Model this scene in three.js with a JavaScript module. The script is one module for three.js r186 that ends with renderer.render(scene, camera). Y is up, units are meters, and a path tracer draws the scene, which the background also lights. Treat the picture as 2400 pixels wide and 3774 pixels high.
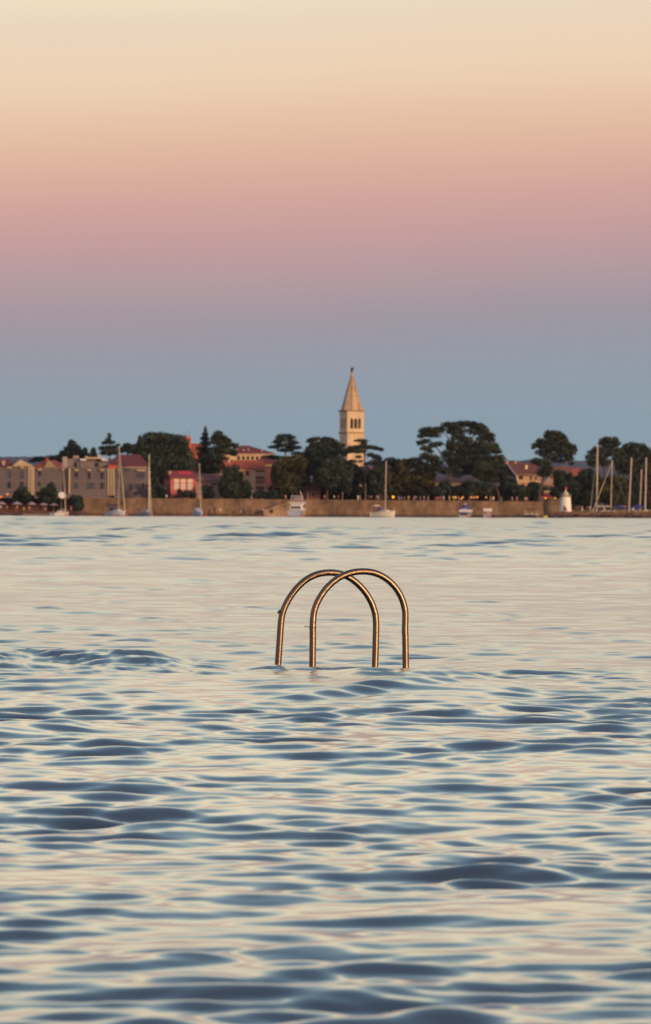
import * as THREE from 'three';
import { mergeGeometries, mergeVertices, toCreasedNormals } from 'three/addons/utils/BufferGeometryUtils.js';
import { RoundedBoxGeometry } from 'three/addons/geometries/RoundedBoxGeometry.js';
import { MarchingCubes } from 'three/addons/objects/MarchingCubes.js';
import { ImprovedNoise } from 'three/addons/math/ImprovedNoise.js';

// ---------------------------------------------------------------- camera, sky, sun, exposure
const EYE = 1.04, FPX = 12000;                      // eye height above the sea; focal length in pixels of the 2400 x 3774 photograph
const scene = new THREE.Scene();
const camera = new THREE.PerspectiveCamera(2 * Math.atan(1887 / FPX) * 180 / Math.PI, 2400 / 3774, 0.3, 14000);
camera.position.set(0, EYE, 0);
camera.rotation.set(5 / FPX, 0, 0.0038, 'YXZ');
camera.focus = 21.4; camera.userData.fStop = 7.6;
scene.add(camera); camera.updateMatrixWorld(true);

const lin = (r, g, b) => { const c = new THREE.Color().setRGB(r / 255, g / 255, b / 255, THREE.SRGBColorSpace); return [c.r, c.g, c.b]; };
const noise3 = new ImprovedNoise(), N = (x, y, z = 0) => noise3.noise(x, y, z);
const smooth = (a, b, x) => { const t = Math.min(1, Math.max(0, (x - a) / (b - a))); return t * t * (3 - 2 * t); };
{
  // dusk: the belt of Venus opposite the glow, dimmer sides, warm glow where the sun has just gone, blue overhead
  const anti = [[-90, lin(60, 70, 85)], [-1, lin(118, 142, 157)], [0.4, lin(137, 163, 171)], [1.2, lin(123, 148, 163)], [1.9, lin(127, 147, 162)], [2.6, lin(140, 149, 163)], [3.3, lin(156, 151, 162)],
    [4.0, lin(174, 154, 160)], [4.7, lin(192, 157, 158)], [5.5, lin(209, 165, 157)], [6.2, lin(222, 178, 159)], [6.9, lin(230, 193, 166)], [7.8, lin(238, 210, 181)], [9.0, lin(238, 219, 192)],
    [11, [1.30, 1.12, 0.77]], [15, [1.40, 1.22, 0.85]], [16.5, [0.98, 1.00, 0.83]], [19.5, [0.52, 0.70, 0.74]], [25, [0.34, 0.50, 0.62]], [34, [0.24, 0.36, 0.51]], [48, [0.22, 0.28, 0.43]], [90, [0.20, 0.24, 0.38]]];  // unseen bright cream band above the view, shaped so the water reflects cream
  const side = [[-90, lin(60, 70, 85)], [-1, lin(122, 150, 160)], [0.5, lin(140, 160, 172)], [3, lin(160, 158, 170)], [6, lin(185, 168, 170)], [10, [0.50, 0.44, 0.42]], [20, [0.43, 0.44, 0.48]], [32, [0.29, 0.34, 0.47]], [45, [0.25, 0.29, 0.43]], [90, [0.20, 0.24, 0.38]]];
  const at = (t, e) => { let i = 1; while (i < t.length - 1 && t[i][0] < e) i++; const [a, ca] = t[i - 1], [b, cb] = t[i], k = Math.min(1, Math.max(0, (e - a) / (b - a))), c0 = t[Math.max(0, i - 2)], c3 = t[Math.min(t.length - 1, i + 1)]; return ca.map((c, n) => { const h = b - a, m0 = (cb[n] - c0[1][n]) / Math.max(1e-6, b - c0[0]) * h, m1 = (c3[1][n] - c) / Math.max(1e-6, c3[0] - a) * h, k2 = k * k, k3 = k2 * k; return Math.max(0.02, (2 * k3 - 3 * k2 + 1) * c + (k3 - 2 * k2 + k) * m0 + (3 * k2 - 2 * k3) * cb[n] + (k3 - k2) * m1); }); };
  const W = 1024, H = 1024, data = new Float32Array(W * H * 4);
  for (let j = 0; j < H; j++) {
    const el = ((j + 0.5) / H - 0.5) * 180, S = at(side, el);
    const up = el < 0 ? 0 : Math.exp(-Math.pow(el / 13, 1.3));
    for (let i = 0; i < W; i++) {
      const a = ((i + 0.5) / W - 0.5) * 2 * Math.PI, x = Math.cos(a), z = Math.sin(a);
      const az = Math.atan2(x, -z) * 180 / Math.PI;                          // from the view direction, to the right
      const d = (c) => { let q = az - c; q -= 360 * Math.round(q / 360); return q; };
      const wa = Math.exp(-Math.pow(d(-6) / 52, 4) ) , wg = Math.exp(-Math.pow(d(140) / 46, 2)) * up;
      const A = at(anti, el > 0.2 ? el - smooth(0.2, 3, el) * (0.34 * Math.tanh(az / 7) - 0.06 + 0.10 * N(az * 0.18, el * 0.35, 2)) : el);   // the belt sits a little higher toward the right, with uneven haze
      const o = (j * W + i) * 4, glow = [1.3, 0.66, 0.26];
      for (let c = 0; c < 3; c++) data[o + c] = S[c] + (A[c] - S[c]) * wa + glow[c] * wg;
      data[o + 3] = 1;
    }
  }
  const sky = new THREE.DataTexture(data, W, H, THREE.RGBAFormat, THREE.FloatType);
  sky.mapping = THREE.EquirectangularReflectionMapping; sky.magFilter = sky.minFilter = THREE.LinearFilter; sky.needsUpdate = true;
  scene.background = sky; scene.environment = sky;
}
const sun = new THREE.DirectionalLight(new THREE.Color().setRGB(1.0, 0.63, 0.31), 2.7);   // the last low light, from behind and to the right
{
  const th = 140 * Math.PI / 180, el = 7 * Math.PI / 180, d = new THREE.Vector3(Math.sin(th) * Math.cos(el), Math.sin(el), -Math.cos(th) * Math.cos(el));
  sun.position.set(0, 0, -980).addScaledVector(d, 900); sun.target.position.set(0, 0, -980);
  sun.castShadow = true; sun.shadow.radius = 22; sun.shadow.mapSize.set(2048, 2048);
  Object.assign(sun.shadow.camera, { left: -260, right: 260, top: 160, bottom: -160, near: 1, far: 2400 });
  scene.add(sun, sun.target);
}
const renderer = new THREE.WebGLRenderer({ antialias: true });
renderer.toneMapping = THREE.LinearToneMapping; renderer.toneMappingExposure = 1;
renderer.shadowMap.enabled = true; renderer.shadowMap.type = THREE.PCFSoftShadowMap;
scene.fog = new THREE.FogExp2(new THREE.Color().setRGB(0.62, 0.66, 0.80), 0.000025);

// ---------------------------------------------------------------- helpers
function rng(seed) { let s = seed >>> 0; return () => { s = (s + 0x6d2b79f5) | 0; let t = Math.imul(s ^ (s >>> 15), 1 | s); t = (t + Math.imul(t ^ (t >>> 7), 61 | t)) ^ t; return ((t ^ (t >>> 14)) >>> 0) / 4294967296; }; }
const V = (x, y, z) => new THREE.Vector3(x, y, z);
const ray = V();
function P(u, v, D) { ray.set((u - 1200) / FPX, (1887 - v) / FPX, -1).applyMatrix4(camera.matrixWorld).sub(camera.position); return ray.clone().multiplyScalar(D / -ray.z).add(camera.position); }
const M = (px, D) => px * D / FPX;                  // length in metres of so many photograph pixels at a distance
const used = new Map();
function numbered(name) { const n = used.get(name) ?? 0; used.set(name, n + 1); return n ? `${name}_${String(n).padStart(3, '0')}` : name; }
function tag(o, label, category, group, kind) { o.userData.label = label; if (category) o.userData.category = category; if (group) o.userData.group = group; if (kind) o.userData.kind = kind; return o; }
function cast(m) { m.castShadow = m.receiveShadow = true; return m; }
function thing(name, label, category, pos, group) { const o = new THREE.Group(); o.name = numbered(name); if (pos) o.position.copy(pos); tag(o, label, category, group); scene.add(o); return o; }
function mesh(name, geometry, material, parent = scene) { const m = cast(new THREE.Mesh(Array.isArray(geometry) ? merge(geometry) : geometry, material)); m.name = parent === scene ? numbered(name) : name; parent.add(m); return m; }
function merge(list) { return list.length === 1 ? list[0] : mergeGeometries(list.map((g) => { const q = g.index ? g.toNonIndexed() : g; for (const k of Object.keys(q.attributes)) if (!['position', 'normal', 'uv', 'color'].includes(k)) q.deleteAttribute(k); if (!q.attributes.uv) q.setAttribute('uv', new THREE.BufferAttribute(new Float32Array(q.attributes.position.count * 2), 2)); return q; })); }
function mat(r, g, b, rough = 0.8, extra = {}) { return new THREE.MeshStandardMaterial({ color: new THREE.Color().setRGB(r, g, b), roughness: rough, ...extra }); }
function box(w, h, d, x = 0, y = 0, z = 0, ry = 0) { const g = new THREE.BoxGeometry(w, h, d); if (ry) g.rotateY(ry); return g.translate(x, y, z); }

// ---------------------------------------------------------------- the sea
const waves = [];
{
  const r = rng(7);
  const bands = [[0.07, 0.11, 20, 0.040], [0.11, 0.17, 26, 0.070], [0.17, 0.27, 28, 0.086], [0.27, 0.44, 24, 0.064], [0.44, 0.8, 20, 0.034], [0.8, 1.6, 18, 0.022], [1.6, 3.4, 14, 0.014], [3.4, 9, 8, 0.010], [9, 26, 10, 0.02]];   // wavelengths, how many, slope
  for (const [l0, l1, n, slope] of bands) for (let i = 0; i < n; i++) {
    const L = l0 * Math.pow(l1 / l0, (i + r()) / n), k = 2 * Math.PI / L;
    const g = (r() + r() + r() - 1.5) * 2 / 1.5, th = (i % 2 ? 0.30 : -0.16) + g * 0.34;            // spread about the way to the camera
    waves.push({ L, kx: k * Math.sin(th), kz: k * Math.cos(th), a: slope * Math.SQRT2 / Math.sqrt(n) / k, p: r() * 6.283 });
  }
}
function level(x, D) {                                // the shallow shelf before the ladder carries the water a little higher, and it spills over the shelf's rim
  const edge = 20.75 - 0.52 * Math.max(-3, Math.min(2.2, x)) + 0.16 * N(x * 1.3, 3.1) + 0.07 * N(x * 4.1, 9.7), q = D - edge;
  const drop = 0.052 * (1 - 0.75 * smooth(0.55, 1.3, x)), left = smooth(-0.55, -1.25, x), mid = 1 - 0.7 * smooth(0.6, 1.4, x);
  let y = drop * (1 - smooth(-0.05, 0.4, q)) * smooth(-5, -1.2, q);
  if (q > -3 && q < 1) {
    const rise = smooth(-1.0 - 0.3 * N(x * 1.1, 8), -0.05, q) * (1 - smooth(-0.02, 0.3, q));        // the water heaps up against the rim on the left
    y += rise * (0.085 * left * (0.75 + 0.5 * N(x * 1.2, 4)) + 0.010 * mid * (0.8 + 0.7 * N(x * 1.7, 14)));
    const w = smooth(-2.2, -0.6, q) * (1 - smooth(-0.1, 0.25, q));
    y += w * (0.35 * mid + 0.65 * left) * (0.020 * N(x * 2.6, D * 3.0, 2) + 0.014 * N(x * 6, D * 7, 6) + 0.009 * N(x * 13, D * 16, 8) + 0.004 * N(x * 29, D * 30, 3));
  }
  return y;
}
const swells = [[1230, 2520, 1770, 2508, 0.020, 0.13], [1030, 2592, 1600, 2552, 0.028, 0.17], [1690, 2632, 1860, 2622, 0.016, 0.12], [1640, 2548, 2500, 2538, 0.016, 0.14], [-80, 2698, 340, 2690, 0.030, 0.22], [380, 2905, 760, 2880, 0.015, 0.14], [440, 3052, 700, 3045, 0.013, 0.12], [1660, 3225, 2500, 3210, 0.007, 0.10], [1300, 3390, 2500, 3360, 0.010, 0.11], [420, 3420, 1100, 3450, 0.008, 0.10]]
  .map(([u0, v0, u1, v1, h, w]) => { const a = P(u0, v0, 1), b = P(u1, v1, 1), hit = (p) => { const k = EYE / (EYE - p.y); return [p.x * k, -p.z * k]; }; const [x0, d0] = hit(a), [x1, d1] = hit(b); return { x0, x1, d0, m: (d1 - d0) / (x1 - x0), h, w }; });   // the few longer wavelets that stand out on the shelf
function swell(x, D) {
  let y = 0;
  for (const s of swells) { const t = (x - s.x0) / (s.x1 - s.x0); if (t < -0.3 || t > 1.3) continue; const q = (D - s.d0 - s.m * (x - s.x0) - 0.12 * N(x * 2.1, s.d0)) / s.w; if (q > -3 && q < 4) y += s.h * smooth(-0.3, 0.25, t) * smooth(1.3, 0.7, t) * Math.exp(-q * q * (q < 0 ? 1 : 0.45)); }
  return y;
}
function amp(x, D) {
  const shelf = 1 - smooth(21.3, 22.4, D);
  const gust = Math.max(0.25, 1 + 0.34 * N(x * 0.22, D * 0.09, 11) + 0.25 * N(x * 0.6, D * 0.35, 4) + smooth(50, 200, D) * (0.8 * N(x * 0.16, D * 0.022, 17) + 0.5 * N(x * 0.4, D * 0.06, 27)));
  return gust * (0.80 + 0.44 * shelf * smooth(7, 12.5, D) + 0.22 * smooth(11, 8, D)) * (1 + 1.25 * smooth(26, 130, D)) * (1 - 0.6 * smooth(300, 900, D));
}
function sea(x, D, dx, dz) {
  let h = 0; const open = 1 + 1.7 * smooth(32, 130, D), far = 0.06 + 0.94 * smooth(90, 420, D), fine = 0.62 + 1.2 * Math.max(0, 0.25 + N(x * 0.9, D * 0.8, 21) + 0.5 * N(x * 0.35, D * 0.22, 31));
  for (let i = 0; i < waves.length; i++) {
    const w = waves[i], f = 1 - smooth(1.8, 3.0, Math.abs(w.kx) * dx + Math.abs(w.kz) * dz);
    if (f > 0) h += f * w.a * (w.L > 8 ? far : w.L < 0.45 ? fine : open) * Math.sin(w.kx * x - w.kz * D + w.p);
  }
  return h * amp(x, D) + (D < 40 ? level(x, D) + swell(x, D) : 0);
}
{
  const rows = [], cols = [];
  for (let D = 2.2; D < 5; D *= 1.03) rows.push(D);
  for (let D = 5; D < 1300; D *= 1 + 0.0022 * (1 + 0.4 * smooth(200, 600, D))) rows.push(D);
  for (let D = 1350; D < 9500; D *= 1.25) rows.push(D);
  for (let i = 0; i <= 240; i++) cols.push(-0.12 + 0.24 * i / 240);
  for (let s = 0.12, d = 0.002; s < 4; ) { s += d; d *= 1.22; cols.unshift(-s); cols.push(s); }
  const nc = cols.length, nr = rows.length, pos = new Float32Array(nc * nr * 3), uv = new Float32Array(nc * nr * 2), index = new Uint32Array((nc - 1) * (nr - 1) * 6);
  for (let j = 0, o = 0; j < nr; j++) {
    const D = rows[j], dz = j ? D - rows[j - 1] : 0.05;
    for (let i = 0; i < nc; i++, o++) {
      const x = cols[i] * D, dx = (i ? cols[i] - cols[i - 1] : cols[1] - cols[0]) * D;
      pos[o * 3] = x; pos[o * 3 + 1] = D > 1300 ? 0 : sea(x, D, dx, dz); pos[o * 3 + 2] = -D;
      uv[o * 2] = x; uv[o * 2 + 1] = Math.log(D / 2) / Math.log(5000);
    }
  }
  let q = 0;
  for (let j = 0; j < nr - 1; j++) for (let i = 0; i < nc - 1; i++) { const a = j * nc + i; index[q++] = a; index[q++] = a + 1; index[q++] = a + nc; index[q++] = a + 1; index[q++] = a + nc + 1; index[q++] = a + nc; }
  const g = new THREE.BufferGeometry();
  g.setAttribute('position', new THREE.BufferAttribute(pos, 3)); g.setAttribute('uv', new THREE.BufferAttribute(uv, 2)); g.setIndex(new THREE.BufferAttribute(index, 1)); g.computeVertexNormals();
  // ruffled more and more by ripples too fine to build, the farther out from the shore
  const rd = new Uint8Array(256 * 4);
  for (let i = 0; i < 256; i++) { const D = 2 * Math.pow(5000, (i + 0.5) / 256), r = 0.17 + 0.06 * smooth(12, 24, D) + 0.05 * smooth(40, 300, D); rd.set([255, Math.round(r * 255), 255, 255], i * 4); }
  const rt = new THREE.DataTexture(rd, 1, 256); rt.magFilter = rt.minFilter = THREE.LinearFilter; rt.needsUpdate = true; rt.wrapS = THREE.RepeatWrapping;
  const water = new THREE.MeshPhysicalMaterial({ color: new THREE.Color().setRGB(0.032, 0.062, 0.082), roughness: 1, roughnessMap: rt, ior: 1.40, clearcoat: 1, clearcoatRoughness: 1, clearcoatRoughnessMap: rt });
  const m = mesh('water', g, water); tag(m, 'rippled evening sea reflecting cream and blue sky', null, null, 'structure'); m.castShadow = false;
  // the same sea behind the camera, out to the horizon
  const back = new THREE.PlaneGeometry(16000, 8000, 8, 8).rotateX(-Math.PI / 2).translate(0, -0.02, 3998);
  const wb = mesh('water', back, mat(0.022, 0.034, 0.060, 0.35)); tag(wb, 'open sea behind the viewpoint', null, null, 'structure'); wb.castShadow = false;
}

// ---------------------------------------------------------------- the swim ladder's two hand rails
{
  const c = document.createElement('canvas');
  const D0 = 21.45, base = P(1260, 2475, D0); base.y = 0;
  const ladder = thing('swim_ladder', 'stainless steel swimming ladder with two arched hand rails rising from the sea', 'ladder', base);
  const steel = new THREE.MeshPhysicalMaterial({ color: new THREE.Color().setRGB(0.215, 0.152, 0.108), metalness: 1, roughness: 0.36 });
  const clampMat = mat(0.16, 0.12, 0.11, 0.5, { metalness: 0.6 });
  const rail = (pts, D, slant) => {
    const p3 = pts.map(([u, v]) => P(u, v, D + slant * (u - 1260) / 230).sub(base));
    const curve = new THREE.CatmullRomCurve3(p3, false, 'centripetal');
    return mesh('handrail', new THREE.TubeGeometry(curve, 1000, M(12.2, D), 40, false), steel, ladder);
  };
  const ra = rail([[1010, 2660], [1024, 2464], [1031, 2365], [1037, 2285], [1044, 2252], [1063, 2211], [1094, 2168], [1131, 2135], [1172, 2116], [1217, 2110], [1262, 2117], [1302, 2138], [1338, 2172], [1365, 2212], [1381, 2254], [1386, 2290], [1385, 2370], [1382, 2478], [1378, 2670]], 21.6, 0.1);
  const rb = rail([[1150, 2670], [1152, 2464], [1153, 2360], [1154, 2288], [1160, 2246], [1179, 2203], [1209, 2162], [1247, 2131], [1290, 2112], [1335, 2106], [1382, 2112], [1424, 2133], [1459, 2167], [1482, 2208], [1493, 2250], [1494, 2290], [1493, 2325], [1494, 2340], [1495, 2400], [1496, 2486], [1498, 2680]], 21.2, 0.1);
  const ring = (u, v, D, r, lean) => { const g = new THREE.TorusGeometry(M(r, D), M(2.0, D), 8, 28).rotateX(Math.PI / 2).rotateZ(lean); const q = P(u, v, D).sub(base); return g.translate(q.x, q.y, q.z); };
  const q1 = P(1026, 2258, 21.5).sub(base);
  mesh('hose_clamp', [ring(1040, 2252, 21.51, 12.6, -0.22), ring(1038, 2260, 21.51, 12.8, -0.16), ring(1039, 2256, 21.51, 12.5, -0.2), new THREE.SphereGeometry(M(4, 21.5), 8, 6).translate(q1.x, q1.y, q1.z)], clampMat, ra);
  const tail = new THREE.CatmullRomCurve3([P(1121, 2310, 21.12).sub(base), P(1132, 2309, 21.12).sub(base), P(1143, 2312, 21.13).sub(base), P(1153, 2314, 21.15).sub(base)]);
  mesh('wire_tie', [ring(1153, 2313, 21.155, 12.6, -0.05), new THREE.TubeGeometry(tail, 16, M(1.6, 21), 6)], clampMat, rb);
}

// ---------------------------------------------------------------- procedural surfaces (colour, grain and wear only; uv in metres)
function texture(size, metres, f) {
  const d = new Uint8Array(size * size * 4);
  for (let j = 0; j < size; j++) for (let i = 0; i < size; i++) { const c = f(i / size, j / size), o = (j * size + i) * 4; for (let k = 0; k < 3; k++) d[o + k] = Math.max(0, Math.min(255, c[k] * 255)); d[o + 3] = 255; }
  const t = new THREE.DataTexture(d, size, size); t.wrapS = t.wrapT = THREE.RepeatWrapping; t.magFilter = t.minFilter = THREE.LinearFilter; t.repeat.set(1 / metres, 1 / metres); t.needsUpdate = true; return t;
}
const tile = (u, v, f, z) => { const a = u * 2 * Math.PI, b = v * 2 * Math.PI, q = f / 6.283; return N(Math.cos(a) * q + 5, Math.sin(a) * q + z, Math.cos(b) * q) * 0.7 + N(Math.sin(b) * q + 3, Math.cos(a) * q * 1.01 + z, Math.sin(a) * q + 7) * 0.7; };
const plasterMap = texture(256, 9, (u, v) => { const k = 0.86 + 0.16 * tile(u, v, 9, 1) + 0.10 * tile(u, v, 40, 4); return [k, k * 0.985, k * 0.97]; });
const stoneMap = texture(512, 26, (u, v) => {
  const row = Math.floor(v * 48), off = (Math.sin(row * 12.9898) * 43758.5453) % 1, col = Math.floor(u * 26 + off * 3), h = Math.abs((Math.sin(col * 78.233 + row * 37.719) * 43758.5453) % 1);
  const edge = (v * 48) % 1 < 0.14 || (u * 26 + off * 3) % 1 < 0.07;
  let k = 0.64 + 0.1 * h + 0.4 * tile(u, v, 7, 2) + 0.2 * tile(u, v, 24, 6) + 0.16 * tile(u, v * 0.25, 40, 8); if (edge) k *= 0.84; if (h > 0.988) k *= 0.5;
  const w = 0.5 + 0.5 * tile(u, v, 5, 9); return [k, k * (0.88 + 0.08 * w), k * (0.78 + 0.14 * w)];
});
const tileMap = texture(256, 8, (u, v) => { const r = (v * 22) % 1, c = (u * 34) % 1, k = (0.78 + 0.2 * tile(u, v, 14, 3)) * (r < 0.25 ? 0.8 : 1) * (c < 0.25 ? 0.86 : 1); return [k, k * 0.96, k * 0.95]; });
const barkMap = texture(128, 3, (u, v) => { const k = 0.7 + 0.3 * tile(u, v * 0.5, 30, 2); return [k, k * 0.95, k * 0.9]; });
function metres(g) {                                   // box-projected uv, in metres
  const q = g.index ? g.toNonIndexed() : g, p = q.attributes.position, n = q.attributes.normal, uv = new Float32Array(p.count * 2);
  for (let i = 0; i < p.count; i++) {
    const ax = Math.abs(n.getX(i)), ay = Math.abs(n.getY(i)), az = Math.abs(n.getZ(i));
    uv[i * 2] = ax > az && ax > ay ? p.getZ(i) : p.getX(i); uv[i * 2 + 1] = ay > ax && ay > az ? p.getZ(i) : p.getY(i);
  }
  q.setAttribute('uv', new THREE.BufferAttribute(uv, 2)); return q;
}
const paleStoneMap = texture(256, 12, (u, v) => { const k = 0.86 + 0.16 * tile(u, v, 8, 2) + 0.12 * tile(u, v, 26, 7), d = Math.max(0, tile(u, v, 5, 12) - 0.25) * 0.5; return [k - d, (k - d) * 0.96, (k - d) * 0.9]; });
const plaster = (r, g, b) => mat(r, g, b, 0.9, { map: plasterMap });
const stone = (r, g, b) => mat(r, g, b, 0.92, { map: stoneMap, bumpMap: stoneMap, bumpScale: 0.06 });
const tiles = (r, g, b) => mat(r, g, b, 0.85, { map: tileMap, bumpMap: tileMap, bumpScale: 0.05 });
function poly(points, faces) {                         // flat-shaded solid from corner points and polygon faces
  const pos = [];
  for (const f of faces) for (let i = 1; i < f.length - 1; i++) for (const k of [f[0], f[i], f[i + 1]]) pos.push(...points[k]);
  const g = new THREE.BufferGeometry(); g.setAttribute('position', new THREE.Float32BufferAttribute(pos, 3)); g.computeVertexNormals(); return metres(g);
}
function prism(profile, x0, x1) {                      // a profile in (z, y), counter-clockwise seen from +x, from x0 to x1
  const n = profile.length, pts = [...profile.map(([z, y]) => [x0, y, z]), ...profile.map(([z, y]) => [x1, y, z])], faces = [];
  faces.push([...Array(n).keys()]); faces.push([...Array(n).keys()].map((k) => 2 * n - 1 - k));
  for (let i = 0; i < n; i++) { const j = (i + 1) % n; faces.push([i, i + n, j + n, j]); }
  return poly(pts, faces);
}
const glass = mat(0.022, 0.022, 0.04, 0.9), frameMat = mat(0.40, 0.34, 0.30), darkOpening = mat(0.025, 0.02, 0.022, 0.8), whiteFrame = mat(0.75, 0.68, 0.60);

// A building whose front wall faces the water. Its own axes: x along the front from its front left corner, y up, z out of the front.
function building(name, label, category, uc, vb, D, turn, group) { const o = thing(name, label, category, P(uc, vb, D), group); o.rotation.y = turn; return o; }
function windowAt(o, x, y, w, h, z = 0, { pane = glass, frame = frameMat, t = 0.14, left } = {}) {
  const ring = [box(w + 2 * t, t, 0.16, 0, h / 2 + t / 2), box(w + 2 * t, t, 0.22, 0, -h / 2 - t / 2), box(t, h, 0.16, -w / 2 - t / 2), box(t, h, 0.16, w / 2 + t / 2)], p = box(w, h, 0.05);
  for (const g of [...ring, p]) { if (left) g.rotateY(-Math.PI / 2); g.translate(left ? z : x, y, left ? x : z); }
  const f = mesh('window', ring, frame, o); mesh('pane', p, pane, f); return f;
}
function gableRoof(o, W, Dp, H, rise, material, over = 0.5, name = 'roof') {
  const s = rise / (Dp / 2), t = 0.28, e = over;
  return mesh(name, prism([[e, H - s * e], [e, H - s * e + t], [-Dp / 2, H + rise + t], [-Dp - e, H - s * e + t], [-Dp - e, H - s * e], [-Dp / 2, H + rise]], -e, W + e), material, o);
}
function gableWall(o, W, Dp, H, rise, material) { return mesh('wall', prism([[0, -3], [0, H], [-Dp / 2, H + rise - 0.02], [-Dp, H], [-Dp, -3]], 0, W), material, o); }
function hipRoof(o, x0, x1, z0, z1, y, rise, material, over = 0.6, inset) {
  const a = x0 - over, b = x1 + over, c = z0 - over, d = z1 + over, k = inset ?? (d - c) / 2, m = (c + d) / 2, t = 0.25;
  const g = poly([[a, y, d], [b, y, d], [b, y, c], [a, y, c], [a, y + t, d], [b, y + t, d], [b, y + t, c], [a, y + t, c], [a + k, y + t + rise, m], [b - k, y + t + rise, m]],
    [[0, 3, 2, 1], [0, 1, 5, 4], [1, 2, 6, 5], [2, 3, 7, 6], [3, 0, 4, 7], [4, 5, 9, 8], [5, 6, 9], [6, 7, 8, 9], [7, 4, 8]]);
  return mesh('roof', g, material, o);
}
function chimney(roof, x, y, z, w = 0.8, h = 1.6, material = plaster(0.6, 0.42, 0.3)) { mesh('chimney', [box(w, h, w, x, y + h / 2, z), box(w + 0.25, 0.18, w + 0.25, x, y + h + 0.09, z)], material, roof); }

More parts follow.
